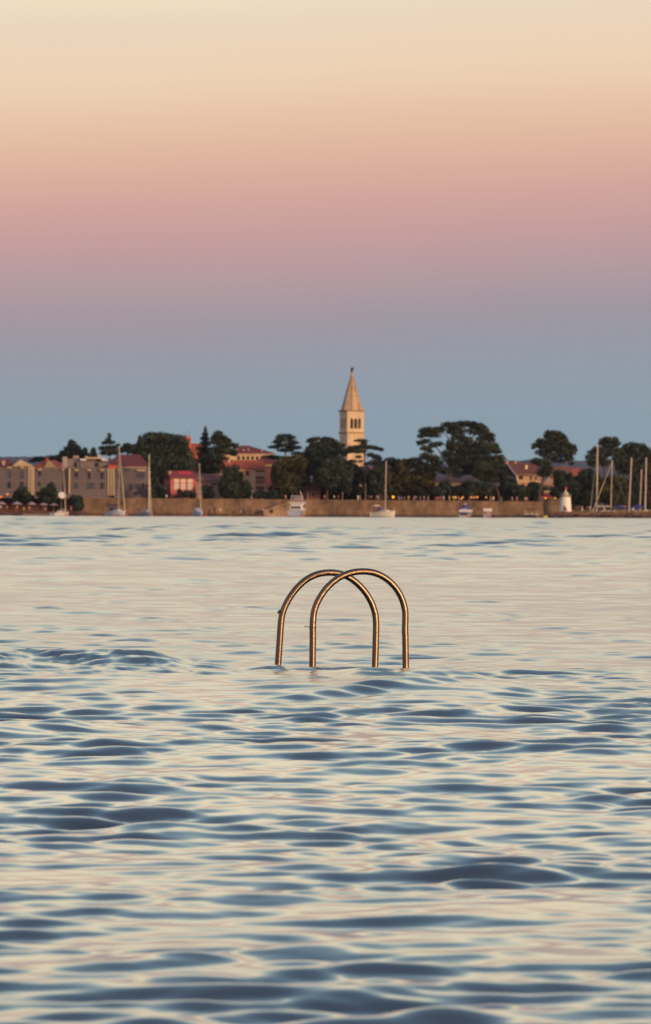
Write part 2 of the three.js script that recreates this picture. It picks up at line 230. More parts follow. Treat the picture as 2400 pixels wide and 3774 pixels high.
// ---------------------------------------------------------------- the town's ground, sea wall and hills
const DW = 960, wallTop = (x) => 4.84 - 0.0044 * x;   // the sea wall and the promenade behind it drop a little to the right
const X = (u, D) => P(u, 1890, D).x;
{
  const stoneWall = stone(0.32, 0.215, 0.14);
  const x0 = X(262, DW), x1 = X(2040, DW);
  const g = new THREE.BoxGeometry(x1 - x0, 1, 3, 420, 10, 1), p = g.attributes.position;
  for (let i = 0; i < p.count; i++) { const x = p.getX(i) + (x0 + x1) / 2, t = p.getY(i) + 0.5, y = -1 + t * (wallTop(x) + 1); p.setXYZ(i, x, y, -DW - 1.5 + p.getZ(i) + (p.getZ(i) > 0 ? (1 - t) * 0.5 : 0)); }
  g.computeVertexNormals();
  const wc = new Float32Array(p.count * 3);          // old repairs, run-off stains and weed: the wall's own colours
  for (let i = 0; i < p.count; i++) { const x = p.getX(i), y = p.getY(i), k = 0.95 + 0.35 * N(x * 0.05, y * 0.12, 3) + 0.3 * N(x * 0.22, y * 0.18, 9) + 0.22 * N(x * 0.9, y * 0.35, 5), wet = 1 - 0.6 * smooth(1.1, 0.3, y), o = 0.5 + 0.5 * N(x * 0.04, 7); wc.set([k * wet, k * wet * (0.94 + 0.08 * o), k * wet * (0.86 + 0.2 * o)], i * 3); }
  g.setAttribute('color', new THREE.BufferAttribute(wc, 3)); stoneWall.vertexColors = true;
  const w = mesh('sea_wall', metres(g), stoneWall); tag(w, 'long weathered brown stone sea wall along the town waterfront', 'wall');
  const cap = new THREE.BoxGeometry(x1 - x0, 0.22, 0.9, 60, 1, 1).translate((x0 + x1) / 2, 0, -DW - 0.36), q = cap.attributes.position;
  for (let i = 0; i < q.count; i++) q.setY(i, q.getY(i) + wallTop(q.getX(i)) + 0.105);
  mesh('coping', metres(cap), stone(0.36, 0.24, 0.16), w);
  // a toe of dark wet rock at its foot
  const r = rng(3), toe = [];
  for (let i = 0; i < 150; i++) { const s = 0.5 + r() * 0.9, k = new THREE.DodecahedronGeometry(s, 0).scale(1.3, 0.55, 1).rotateY(r() * 6); toe.push(k.translate(x0 + (x1 - x0) * (i + r()) / 150, -0.1, -DW + 0.7 + r() * 0.6)); }
  mesh('toe_rocks', toe, mat(0.075, 0.04, 0.04), w).userData.kind = 'stuff';

  // ground: promenade, town, rising slowly inland
  const nx = 120, nz = 60, gx0 = -420, gx1 = 420, pos = [], idx = [], uv = [];
  for (let j = 0; j <= nz; j++) for (let i = 0; i <= nx; i++) {
    const x = gx0 + (gx1 - gx0) * i / nx, t = j / nz, D = (x > X(2050, DW) ? 1004 : 962) + 1400 * t * t;
    const y = Math.min(wallTop(x), wallTop(x) - 1.9 * smooth(70, 78, x)) - 0.03 + 2.2 * smooth(985, 1080, D) + 0.25 * N(x * 0.02, D * 0.02) * smooth(980, 1000, D);
    pos.push(x, y, -D); uv.push(x, D);
  }
  for (let j = 0; j < nz; j++) for (let i = 0; i < nx; i++) { const a = j * (nx + 1) + i; idx.push(a, a + 1, a + nx + 1, a + 1, a + nx + 2, a + nx + 1); }
  const gg = new THREE.BufferGeometry(); gg.setAttribute('position', new THREE.Float32BufferAttribute(pos, 3)); gg.setAttribute('uv', new THREE.Float32BufferAttribute(uv, 2)); gg.setIndex(idx); gg.computeVertexNormals();
  tag(mesh('ground', gg, mat(0.10, 0.075, 0.06, 0.95, { map: plasterMap })), 'promenade and town ground behind the sea wall', null, null, 'structure');
  tag(mesh('harbour_quay', metres(box(420 - x1, 4.6, 4, (x1 + 420) / 2, 0.3, -1004)), stone(0.17, 0.12, 0.09)), 'low stone quay at the back of the harbour', 'quay', null, 'structure');

  // far wooded hills, the blue of distance haze put into their colour
  const hill = (label, D, u0, u1, top, seed, colour) => {
    const n = 260, m = 8, hp = [], hi = [];
    for (let j = 0; j <= m; j++) for (let i = 0; i <= n; i++) {
      const u = u0 + (u1 - u0) * i / n, a = P(u, 1890, D), t = j / m, k = top(u) + M(5, D) * N(u * 0.022, seed) + M(4.5, D) * N(u * 0.07, seed + 3) + M(3, D) * N(u * 0.19, seed + 5);
      hp.push(a.x, Math.max(-2, k) * Math.sin(t * Math.PI / 2) + (j ? M(2, D) * N(i * 0.9, j * 0.9, seed) : 0), -D - 320 * (1 - Math.cos(t * Math.PI / 2)));
    }
    for (let j = 0; j < m; j++) for (let i = 0; i < n; i++) { const a = j * (n + 1) + i; hi.push(a, a + 1, a + n + 1, a + 1, a + n + 2, a + n + 1); }
    const h = new THREE.BufferGeometry(); h.setAttribute('position', new THREE.Float32BufferAttribute(hp, 3)); h.setIndex(hi); h.computeVertexNormals();
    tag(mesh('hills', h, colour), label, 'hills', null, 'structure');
  };
  const hazedWood = mat(0.060, 0.066, 0.105, 1);
  hill('distant blue wooded ridge on the horizon behind the hotel', 4200, -500, 700, (u) => M(1892 - 1672 - 0.02 * Math.max(0, u), 4200) + 1, 1, hazedWood);
  hill('distant blue wooded ridge behind the campanile and harbour', 3600, 500, 3000, (u) => M(1892 - 1690 + 14 * smooth(1600, 2000, u), 3600) + 1, 6, hazedWood);
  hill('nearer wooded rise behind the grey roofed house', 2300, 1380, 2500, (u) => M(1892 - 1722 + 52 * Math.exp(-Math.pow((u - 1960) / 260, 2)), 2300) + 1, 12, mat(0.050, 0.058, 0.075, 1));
}
// the ramp that climbs the sea wall, the bastion at its end
{
  const a = P(972, 1900, DW - 1), b = P(1072, 1900, DW - 1), y0 = 1.9, y1 = wallTop(b.x);
  const g = poly([[a.x, -1, -DW + 4], [b.x, -1, -DW + 4], [b.x, y1, -DW + 3.4], [a.x, y0, -DW + 3.4], [a.x, -1, -DW + 0.1], [b.x, -1, -DW + 0.1], [b.x, y1, -DW + 0.1], [a.x, y0, -DW + 0.1]],
    [[0, 1, 2, 3], [3, 2, 6, 7], [1, 5, 6, 2], [0, 3, 7, 4], [5, 4, 7, 6]]);
  const o = thing('stone_ramp', 'pale stone ramp climbing the sea wall beside the white motor yacht', 'ramp'); mesh('ramp_body', g, stone(0.52, 0.36, 0.22), o);
  mesh('drain_opening', box(0.7, 1.1, 0.12, P(1003, 1890, DW).x, 1.6, -DW + 4.02), darkOpening, o);
  const c = P(2055, 1900, DW - 3), h = P(2030, 1843, DW - 3).y;
  const bastion = thing('round_bastion', 'round stone bastion at the end of the sea wall beside the lighthouse', 'bastion', V(c.x, 0, c.z - 4));
  mesh('bastion_wall', metres(new THREE.CylinderGeometry(3.7, 4.0, h + 1, 40, 4).translate(0, (h - 1) / 2, 0)), stone(0.42, 0.285, 0.18), bastion);
  mesh('parapet', metres(new THREE.CylinderGeometry(3.95, 3.85, 0.4, 40).translate(0, h + 0.2, 0)), stone(0.38, 0.26, 0.17), bastion);
}

// ---------------------------------------------------------------- the campanile
{
  const D = 1150, m = (px) => M(px, D), th = 0.42;     // it shows its left side narrow and its front wide
  const corner = P(1279, 1840, D), W = m(62) / Math.cos(th), H = (v) => P(1279, v, D).y - corner.y;
  const o = thing('campanile', 'tall pale stone church bell tower with pyramid spire and dark statue on top', 'bell tower', corner); o.rotation.y = th;
  const paleStone = (r, g, b) => mat(r, g, b, 0.92, { map: paleStoneMap, bumpMap: paleStoneMap, bumpScale: 0.05 }), pale = paleStone(0.80, 0.62, 0.44), trim = paleStone(0.46, 0.31, 0.22), spireMat = paleStone(0.66, 0.48, 0.32);
  const yA = H(1597), yB = H(1516);
  const c = W / 2;
  mesh('shaft', metres(box(W, yA + 4, W, c, (yA - 4) / 2, -c)), pale, o);
  mesh('shaft_pilaster', [0.35, W - 0.35, W / 2].map((x) => metres(box(0.7, yA, 0.12, x, yA / 2, 0.06))), pale, o);
  const cornice = (y, e, t) => mesh('cornice', [metres(box(W + e, t * 0.5, W + e, c, y + t * 0.25, -c)), metres(box(W + e * 1.7, t * 0.5, W + e * 1.7, c, y + t * 0.75, -c))], trim, o);
  cornice(yA, 0.5, 0.5);
  // belfry: corner piers, lintel and sill with three arched openings on each face
  const y0 = yA + 0.5, y1 = yB, hb = y1 - y0, sill = hb * 0.17, ow = W * 0.155, gap = W * 0.235, top = hb * 0.66;
  const face = new THREE.Shape([new THREE.Vector2(0, 0), new THREE.Vector2(W, 0), new THREE.Vector2(W, hb), new THREE.Vector2(0, hb)]);
  for (const k of [-1, 0, 1]) { const x = c + k * gap, q = new THREE.Path(); q.moveTo(x - ow / 2, sill); q.lineTo(x + ow / 2, sill); q.lineTo(x + ow / 2, top - ow / 2); q.absarc(x, top - ow / 2, ow / 2, 0, Math.PI, false); q.lineTo(x - ow / 2, sill); face.holes.push(q); }
  const fg = new THREE.ExtrudeGeometry(face, { depth: 0.9, bevelEnabled: false, curveSegments: 10 }).translate(0, y0, -0.9);
  for (let k = 0; k < 4; k++) mesh('belfry_wall', metres(fg.clone().translate(-c, 0, c).rotateY(k * Math.PI / 2).scale(1 - 0.0004 * (k % 2), 1, 1 - 0.0004 * (k % 2)).translate(c, 0, -c)), pale, o);
  for (const k of [-1, 1]) mesh('column', new THREE.CylinderGeometry(0.17, 0.2, top - sill - ow * 0.4, 10).translate(c + k * gap / 2, y0 + sill + (top - sill - ow * 0.4) / 2, 0.1), pale, o);
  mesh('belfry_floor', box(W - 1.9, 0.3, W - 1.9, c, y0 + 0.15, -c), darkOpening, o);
  mesh('dark_core', box(W * 0.5, hb * 0.96, W * 0.5, c, y0 + hb * 0.49, -c), darkOpening, o);  // dark core added so the belfry openings look shaded inside
  const bell = mesh('bell', new THREE.LatheGeometry([[0.02, 1.2], [0.35, 1.15], [0.5, 0.7], [0.62, 0.3], [0.85, 0]].map(([x, y]) => new THREE.Vector2(x, y)), 20).translate(c, y0 + hb * 0.42, -c + W * 0.34), mat(0.05, 0.04, 0.03, 0.5), o);
  bell.castShadow = true;
  cornice(yB, 0.55, 0.55);
  // octagonal spire tapering up, with a small opening, finial and statue
  const ys = yB + 0.55, yt = H(1385), sp = new THREE.CylinderGeometry(0.42, (W + 0.5) / 2 / Math.cos(Math.PI / 8), yt - ys, 8, 8).rotateY(Math.PI / 8);
  const spire = mesh('spire', metres(sp.toNonIndexed ? (() => { const q = sp.toNonIndexed(); q.computeVertexNormals(); return q.translate(c, (ys + yt) / 2, -c); })() : sp), spireMat, o);
  const ribs = []; for (let k = 0; k < 8; k++) { const a = Math.PI / 8 + k * Math.PI / 4, R = (W + 0.5) / 2 / Math.cos(Math.PI / 8); ribs.push(new THREE.TubeGeometry(new THREE.LineCurve3(V(c + Math.sin(a) * R, ys, -c + Math.cos(a) * R), V(c + Math.sin(a) * 0.42, yt, -c + Math.cos(a) * 0.42)), 4, 0.13, 6)); }
  mesh('spire_rib', ribs, trim, spire);
  const zs = -c + (W / 2) * (1 - 0.42) + 0.02; mesh('dormer', [box(0.55, 1.5, 0.5, c, ys + (yt - ys) * 0.36, zs + 0.1)], darkOpening, spire);
  const fin = mesh('finial', new THREE.LatheGeometry([[0.42, 0], [0.62, 0.15], [0.62, 0.4], [0.4, 0.6], [0.34, 1.1], [0.5, 1.3], [0.46, 1.5], [0.02, 1.6]].map(([x, y]) => new THREE.Vector2(x, y)), 16).translate(c, yt - 0.05, -c), spireMat, o);
  const sy = yt + 1.5, sb = H(1351) - sy;               // robed figure, arm raised
  const st = new THREE.LatheGeometry([[0.36, 0], [0.40, 0.08], [0.36, 0.35], [0.34, 0.55], [0.46, 0.74], [0.40, 0.80], [0.14, 0.84], [0.13, 0.86], [0.21, 0.90], [0.21, 0.96], [0.02, 1.0]].map(([x, y]) => new THREE.Vector2(x * 1.15, y * sb)), 14).translate(c, sy, -c);
  const arm = new THREE.TubeGeometry(new THREE.CatmullRomCurve3([V(c + 0.3, sy + sb * 0.74, -c), V(c + 0.62, sy + sb * 0.7, -c + 0.1), V(c + 0.62, sy + sb * 0.93, -c + 0.15)]), 8, 0.11, 7), arm2 = new THREE.TubeGeometry(new THREE.CatmullRomCurve3([V(c - 0.3, sy + sb * 0.74, -c), V(c - 0.55, sy + sb * 0.6, -c + 0.1), V(c - 0.3, sy + sb * 0.5, -c + 0.35)]), 8, 0.12, 7);
  mesh('statue', [st, arm, arm2], mat(0.035, 0.03, 0.03, 0.6), fin);
}

// ---------------------------------------------------------------- houses
const redRoof = tiles(0.26, 0.055, 0.05), orangeRoof = tiles(0.50, 0.115, 0.06), darkRoof = tiles(0.20, 0.05, 0.06), brownRoof = tiles(0.19, 0.075, 0.06);
{ // the long grey screened hotel
  const D = 985, m = (px) => M(px, D), th = 0.06, o = building('hotel_block', 'long grey screened hotel block with cream fins beside the left shore', 'hotel', -30, 1842, D, th);
  const c0 = o.position, Y = (v) => P(200, v, D).y - c0.y, XX = (u) => (P(u, 1800, D).x - c0.x) / Math.cos(th);
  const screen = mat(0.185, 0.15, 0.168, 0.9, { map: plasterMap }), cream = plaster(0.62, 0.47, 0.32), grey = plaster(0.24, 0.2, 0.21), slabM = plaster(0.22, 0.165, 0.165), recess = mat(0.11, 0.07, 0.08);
  const yt = Y(1724), mid = Y(1775), low = Y(1808);
  for (const [a, b] of [[-30, 104], [127, 228], [240, 396], [420, 546]]) {
    mesh('wall', metres(box(XX(b) - XX(a), yt + 3, 14, (XX(a) + XX(b)) / 2, (yt - 3) / 2, -7)), screen, o);
    mesh('parapet_band', box(XX(b) - XX(a) + 0.1, 0.35, 0.2, (XX(a) + XX(b)) / 2, yt - 0.1, 0.1), slabM, o);
    mesh('floor_band', box(XX(b) - XX(a), 0.28, 0.16, (XX(a) + XX(b)) / 2, mid, 0.08), slabM, o);
    mesh('floor_band', box(XX(b) - XX(a), 0.28, 0.16, (XX(a) + XX(b)) / 2, low, 0.08), slabM, o);
    const rail = []; for (let x = XX(a) + 0.5; x < XX(b); x += 0.55) rail.push(box(0.09, yt - low - 0.5, 0.1, x, (yt + low) / 2, 0.05));
    mesh('screen_slats', rail, screen, o).userData.kind = 'stuff';
  }
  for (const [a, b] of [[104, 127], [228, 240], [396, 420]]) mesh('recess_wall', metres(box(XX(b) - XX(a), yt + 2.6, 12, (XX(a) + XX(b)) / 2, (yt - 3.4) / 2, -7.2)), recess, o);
  for (const u of [107, 116, 123, 255, 398.5, 408, 417]) mesh('fin', box(m(5.5), yt + (u === 255 ? -2.2 : -1.2), 1.1, XX(u), (yt + 1) / 2 + 0.4, u === 255 ? 0.5 : -0.25), cream, o);
  const W = (u0, v0, u1, v1, pane = glass) => windowAt(o, (XX(u0) + XX(u1)) / 2, (Y(v0) + Y(v1)) / 2, XX(u1) - XX(u0), Y(v0) - Y(v1), 0.16, { pane, t: 0.1, frame: slabM });
  const blueGlass = mat(0.055, 0.065, 0.10, 0.9);
  for (const [u0, v0, u1, v1, p] of [[30, 1736, 42, 1764, blueGlass], [75, 1736, 88, 1764, blueGlass], [27, 1776, 41, 1800], [74, 1775, 86, 1796], [141, 1737, 152, 1755], [140, 1776, 150, 1791], [187, 1776, 195, 1790], [274, 1740, 287, 1758], [273, 1779, 287, 1800, blueGlass],
    [322, 1740, 333, 1765], [323, 1777, 346, 1800, blueGlass], [369, 1740, 381, 1764], [370, 1777, 381, 1801], [431, 1740, 441, 1764], [431, 1778, 441, 1794], [503, 1740, 531, 1760, blueGlass], [477, 1782, 486, 1805], [519, 1778, 530, 1793], [492, 1812, 506, 1824], [488, 1780, 516, 1800, blueGlass]]) W(u0, v0, u1, v1, p);
  for (const [a, b, v] of [[26, 42, 1724], [74, 88, 1724], [139, 153, 1731], [226, 236, 1731], [273, 287, 1732], [320, 335, 1732], [367, 381, 1732], [432, 442, 1732], [502, 533, 1732]]) mesh('window_hood', box(XX(b) - XX(a), 0.42, 1.0, (XX(a) + XX(b)) / 2, Y(v), 0.62), cream, o);
  // set-back penthouse floor
  const z = -2.5, pa = XX(229), pb = XX(394), py = Y(1692);
  const pent = mesh('penthouse', metres(box(pb - pa, py - yt, 9, (pa + pb) / 2, (py + yt) / 2 + 0.2, z - 4.5)), grey, o);
  mesh('roof_slab', box(XX(372) - XX(316), 0.5, 3, (XX(316) + XX(372)) / 2, py + 0.4, z + 1.0), cream, pent);
  for (const [a, b] of [[294, 316], [372, 396]]) mesh('awning', box(XX(b) - XX(a), 0.55, 2.4, (XX(a) + XX(b)) / 2, py - 0.1, z + 1.3), mat(0.72, 0.68, 0.66), pent);
  mesh('stair_head', [box(XX(246) - XX(229), Y(1690) - yt + 0.6, 2, (XX(246) + XX(229)) / 2, (Y(1690) + yt) / 2 + 0.3, z + 1.2)], plaster(0.42, 0.33, 0.36), pent);
  for (const [a, b, v0, v1] of [[270, 283, 1704, 1722], [347, 362, 1704, 1720], [290, 293, 1702, 1723]]) mesh('glass_door', box(XX(b) - XX(a), Y(v0) - Y(v1), 0.1, (XX(a) + XX(b)) / 2, (Y(v0) + Y(v1)) / 2, z + 0.06), darkOpening, pent);
  for (const [u, w, h] of [[277, 22, 0.8], [316, 14, 0.7], [358, 7, 1.2], [389, 4, 1.3]]) mesh('roof_vent', box(m(w), h, 2, XX(u), py + 0.4 + h / 2, z - 5), plaster(0.4, 0.3, 0.23), pent);
  // red hipped roof of its right wing, orange blind below it
  hipRoof(o, XX(400), XX(545), -13, -1.6, Y(1716), Y(1675) - Y(1716), darkRoof, 0.4, m(36));
  mesh('upper_wall', metres(box(XX(540) - XX(400), Y(1716) - yt, 10.6, (XX(540) + XX(400)) / 2, (Y(1716) + yt) / 2, -7.2)), plaster(0.42, 0.31, 0.25), o);
  mesh('orange_awning', box(XX(426) - XX(397), 0.95, 2.4, (XX(426) + XX(397)) / 2, Y(1719), -0.7), mat(0.55, 0.075, 0.03), o);
}
function plainHouse(name, label, u0, u1, vb, ve, vr, D, { leftPx = 0, turn = 0.3, walls, roof, depth = 9, hip, rise } = {}) {
  const th = turn, o = building(name, label, 'house', u0, vb, D, th), W = M(u1 - u0, D) / Math.cos(th), Dp = leftPx ? M(leftPx, D) / Math.sin(th) : depth;
  const y = (v) => P((u0 + u1) / 2, v, D).y - o.position.y, H = y(ve), R = rise ?? (y(vr) - H);
  if (hip) { mesh('wall', metres(box(W, H + 3, Dp, W / 2, (H - 3) / 2, -Dp / 2)), walls, o); o.userData.roof = hipRoof(o, 0, W, -Dp, 0, H, R, roof, 0.5, hip === true ? undefined : hip); }
  else { gableWall(o, W, Dp, H, R, walls); o.userData.roof = gableRoof(o, W, Dp, H, R, roof, 0.4); }
  o.userData.dims = { W, Dp, H, R, y, x: (u) => (P(u, 1800, D).x - o.position.x) / Math.cos(th) };
  return o;
}
{
  // the two old houses whose roofs show over the hotel
  const a = plainHouse('old_house', 'old house with cream gable and dark red roof rising behind the hotel', 44, 128, 1790, 1722, 1695, 1020, { turn: 0, walls: plaster(0.70, 0.50, 0.28), roof: darkRoof, depth: 12, rise: 0.5 });
  { const { W, H, y } = a.userData.dims, e = 0.3; mesh('gable_front', poly([[-e, H, 0.3], [W + e, H, 0.3], [W * 0.36, y(1695), 0.3], [-e, H, -6], [W + e, H, -6], [W * 0.36, y(1695), -6]], [[0, 1, 2], [1, 4, 5, 2], [4, 3, 5], [3, 0, 2, 5]]), plaster(0.72, 0.52, 0.29), a); }
  mesh('side_roof', poly([[-12, a.userData.dims.H, 0], [0.5, a.userData.dims.H, 0.1], [-1, a.userData.dims.y(1693), -4], [-10, a.userData.dims.y(1693), -4], [-12, a.userData.dims.H, -8], [0.5, a.userData.dims.H, -8]], [[0, 1, 2, 3], [1, 5, 2], [5, 4, 3, 2], [4, 0, 3]]), darkRoof, a);
  chimney(a.userData.roof, -2.6, a.userData.dims.H + 0.6, 0.4, 0.9, 1.3);
  const b = plainHouse('old_house', 'old house with bright orange roof behind the middle of the hotel', 128, 232, 1790, 1724, 1698, 1022, { turn: 0.0, walls: plaster(0.5, 0.34, 0.22), roof: orangeRoof, depth: 10, hip: 3.2 });
  { const { H, y, x } = b.userData.dims; mesh('gable_front', poly([[x(164), H + 0.1, 0.9], [x(212), H + 0.1, 0.9], [x(178), y(1697), 0.9], [x(164), H + 0.1, -4], [x(212), H + 0.1, -4], [x(178), y(1697), -4]], [[0, 1, 2], [1, 4, 5, 2], [4, 3, 5], [3, 0, 2, 5]]), plaster(0.55, 0.36, 0.22), b); chimney(b.userData.roof, x(171), y(1699), -2, 0.8, 0.9, plaster(0.4, 0.08, 0.06)); }

  // pink house with six white windows
  const p = plainHouse('pink_house', 'bright pink two storey house with six white shuttered windows', 629, 719, 1838, 1761, 1738, 985, { leftPx: 27, turn: 0.42, walls: plaster(0.55, 0.15, 0.13), roof: tiles(0.26, 0.06, 0.075) });
  { const { H, y, x, R, Dp } = p.userData.dims, shutter = mat(0.66, 0.54, 0.42), cold = mat(0.52, 0.49, 0.49);
    for (const u of [650, 674, 699]) { windowAt(p, x(u), y(1770.5), 1.35, 0.95, 0.1, { pane: shutter, frame: whiteFrame, t: 0.12 }); windowAt(p, x(u), y(1792.5), 1.15, 1.5, 0.1, { pane: cold, frame: whiteFrame, t: 0.16 }); }
    mesh('roof_awning', poly([[x(663), H + R * 0.58, -Dp * 0.26], [x(712), H + R * 0.58, -Dp * 0.26], [x(708), H + R * 0.95, -Dp * 0.44], [x(665), H + R * 0.95, -Dp * 0.44], [x(663), H + R * 0.5, -Dp * 0.26], [x(712), H + R * 0.5, -Dp * 0.26]], [[0, 1, 2, 3], [4, 5, 1, 0], [3, 2, 5, 4]]).translate(0, 0.28, 0.1), mat(0.5, 0.03, 0.06), p);
    chimney(p.userData.roof, x(628) + 0.4, H + R * 0.5, -Dp * 0.28, 0.5, 0.9); }
  // low ruined house
  const r = plainHouse('ruined_house', 'low weathered house with brown roof between pink house and tree', 722, 812, 1840, 1773, 1748, 990, { turn: 0.16, depth: 9, walls: plaster(0.52, 0.30, 0.24), roof: tiles(0.24, 0.10, 0.09) });
  { const { y, x } = r.userData.dims; windowAt(r, x(747), y(1779), 0.7, 0.6, 0.08, { pane: darkOpening }); mesh('doorway', box(3.2, 4.2, 0.12, x(766), 2.0, 0.08), darkOpening, r); windowAt(r, x(789), y(1784), 1.6, 0.6, 0.08, { pane: darkOpening }); }
  // brick house with tall chimney stack in the trees
  const k = plainHouse('brick_house', 'orange brick house with tall chimney stack above the trees', 690, 765, 1800, 1668, 1636, 1090, { turn: 0.3, depth: 9, walls: plaster(0.48, 0.13, 0.08), roof: orangeRoof });
  { const { y, x } = k.userData.dims; mesh('chimney_stack', [box(1.9, y(1618) - y(1700), 1.6, x(690), (y(1618) + y(1700)) / 2, 0.5), box(2.2, 0.4, 1.9, x(690), y(1618) + 0.1, 0.5), box(0.7, 0.8, 0.7, x(684), y(1618) + 0.6, 0.5), box(0.7, 0.8, 0.7, x(696), y(1618) + 0.6, 0.5)], plaster(0.60, 0.15, 0.09), k);
    mesh('aerial', box(0.08, 3.2, 0.08, x(694), y(1600), 0.5), darkOpening, k); }
  // long school-like building with broad red roof
  const s = plainHouse('long_building', 'long cream building with broad red hipped roof behind the trees', 800, 1006, 1745, 1672, 1643, 1110, { turn: 0.02, depth: 16, walls: plaster(0.82, 0.62, 0.36), roof: redRoof, hip: M(95, 1110) });
  { const { y, x, H } = s.userData.dims; mesh('cornice', box(x(1006) - x(800) + 0.8, 0.5, 0.5, (x(800) + x(1006)) / 2, H - 0.25, 0.25), plaster(0.6, 0.42, 0.3), s); for (const u of [880, 897, 914, 931, 948, 964]) windowAt(s, x(u), y(1688), 0.9, 1.2, 0.08, { pane: glass, frame: plaster(0.75, 0.56, 0.34) });
    for (const [u, v] of [[872, 1657], [897, 1658], [915, 1657], [965, 1661]]) mesh('skylight', box(0.7, 0.5, 0.9, x(u), y(v), -M(1672 - v, 1110) * 1.35), plaster(0.5, 0.36, 0.36), s.userData.roof); chimney(s.userData.roof, x(846), y(1640), -8, 1.1, 1.7, plaster(0.75, 0.6, 0.4)); }
  const y1 = plainHouse('ochre_house', 'ochre house with red hipped roof behind the pale apartment house', 935, 1030, 1800, 1709, 1684, 1060, { turn: 0.04, depth: 10, walls: plaster(0.58, 0.40, 0.14), roof: redRoof, hip: 4.2 });
  { const { y, x } = y1.userData.dims; mesh('lower_wall', metres(box(4, 7, 0.3, x(998), 3.2, 0.4)), plaster(0.32, 0.10, 0.10), y1); for (const u of [990, 1012]) windowAt(y1, x(u), y(1726), 0.9, 1.3, 0.08); }
  // pale apartment house with loggias
  const t = plainHouse('apartment_house', 'pale pink apartment house with orange roof and stacked loggias', 838, 978, 1838, 1726, 1698, 1005, { leftPx: 27, turn: 0.30, walls: plaster(0.74, 0.48, 0.33), roof: orangeRoof });
  { const { y, x, W } = t.userData.dims, bandM = plaster(0.55, 0.34, 0.25), deep = mat(0.14, 0.04, 0.055);
    windowAt(t, x(911), y(1744), 1.0, 1.4, 0.08, { pane: mat(0.12, 0.03, 0.03), frame: plaster(0.6, 0.3, 0.22) });
    for (const [v0, v1] of [[1733, 1738], [1757, 1764], [1775, 1779], [1794, 1803]]) mesh('loggia', box(x(974) - x(942), y(v0) - y(v1), 0.2, (x(942) + x(974)) / 2, (y(v0) + y(v1)) / 2, 0.06), deep, t);
    for (const [v0, v1] of [[1739, 1756], [1780, 1793]]) mesh('balcony_front', box(x(974) - x(942), y(v0) - y(v1), 0.55, (x(942) + x(974)) / 2, (y(v0) + y(v1)) / 2, 0.28), bandM, t);
    for (const v of [1731, 1767, 1807]) mesh('balcony_slab', box(x(976) - x(940), 0.25, 0.9, (x(940) + x(976)) / 2, y(v), 0.45), plaster(0.6, 0.4, 0.3), t);
    for (const u of [851, 868, 889]) windowAt(t, x(u), y(1746), 1.0, 1.4, 0.08, { pane: mat(0.12, 0.03, 0.03), frame: plaster(0.6, 0.3, 0.22) });
    chimney(t.userData.roof, 1.2, t.userData.dims.H + t.userData.dims.R * 0.6, -t.userData.dims.Dp * 0.36, 0.7, 1.2); }
  // gabled cottage behind the plane trees
  const q = plainHouse('small_house', 'small rose house half hidden behind the trees left of the campanile', 1132, 1180, 1842, 1800, 1778, 1000, { leftPx: 14, turn: 0.5, walls: plaster(0.42, 0.22, 0.18), roof: tiles(0.28, 0.12, 0.11) });
  windowAt(q, 2, 1.6, 0.9, 1.1, 0.08, { pane: darkOpening });
  plainHouse('small_house', 'house with coral roof peeping through the trees right of the campanile', 1374, 1450, 1800, 1745, 1725, 1060, { turn: 0.1, depth: 9, walls: plaster(0.3, 0.14, 0.12), roof: tiles(0.42, 0.13, 0.12) });
  plainHouse('small_house', 'cream house glimpsed between the trunks of the biggest pine', 1585, 1765, 1800, 1776, 1762, 1075, { turn: 0.05, depth: 9, walls: plaster(0.50, 0.36, 0.20), roof: tiles(0.15, 0.07, 0.07) });
  // house with brown roof and white barge boards
  const h = plainHouse('brown_roofed_house', 'cream two storey house with brown roof between the two big pines', 1904, 2003, 1842, 1750, 1708, 1015, { leftPx: 57, turn: 0.52, walls: plaster(0.52, 0.335, 0.22), roof: brownRoof });
  { const { y, x, H, R, Dp, W } = h.userData.dims;
    for (const [u, v, w, hh] of [[1919, 1760, 1.8, 1.15], [1958, 1761, 0.75, 1.3], [1977, 1762, 0.8, 0.8], [1920, 1792, 1.8, 1.1]]) windowAt(h, x(u), y(v), w, hh, 0.08, { pane: darkOpening, frame: plaster(0.56, 0.38, 0.26), t: 0.1 });
    windowAt(h, -Dp * 0.12, y(1759), 1.3, 1.4, -0.05, { left: true, pane: mat(0.1, 0.06, 0.09), frame: plaster(0.4, 0.25, 0.25) });
    const s2 = R / (Dp / 2), board = prism([[0.45, H - s2 * 0.45 - 0.35], [0.45, H - s2 * 0.45 + 0.3], [-Dp / 2, H + R + 0.34], [-Dp / 2, H + R - 0.3]], -0.52, -0.40); mesh('barge_board', board, mat(0.60, 0.50, 0.50), h);
    mesh('corner_strip', box(0.45, H, 0.2, 0.2, H / 2, 0.1), mat(0.66, 0.52, 0.40), h); mesh('string_course', box(W, 0.4, 0.25, W / 2, y(1775), 0.12), plaster(0.66, 0.46, 0.32), h); mesh('eave_board', box(W, 0.35, 0.2, W / 2, H - 0.1, 0.3), plaster(0.66, 0.46, 0.32), h);
    chimney(h.userData.roof, x(1897) , H + R - 0.2, -Dp / 2, 0.9, 0.9, plaster(0.5, 0.26, 0.17)); chimney(h.userData.roof, x(1930), H + R - 0.2, -Dp / 2, 0.9, 0.8, plaster(0.5, 0.26, 0.17)); chimney(h.userData.roof, x(1956), H + R * 0.45, -Dp * 0.26, 0.8, 1.3, plaster(0.85, 0.7, 0.5)); }
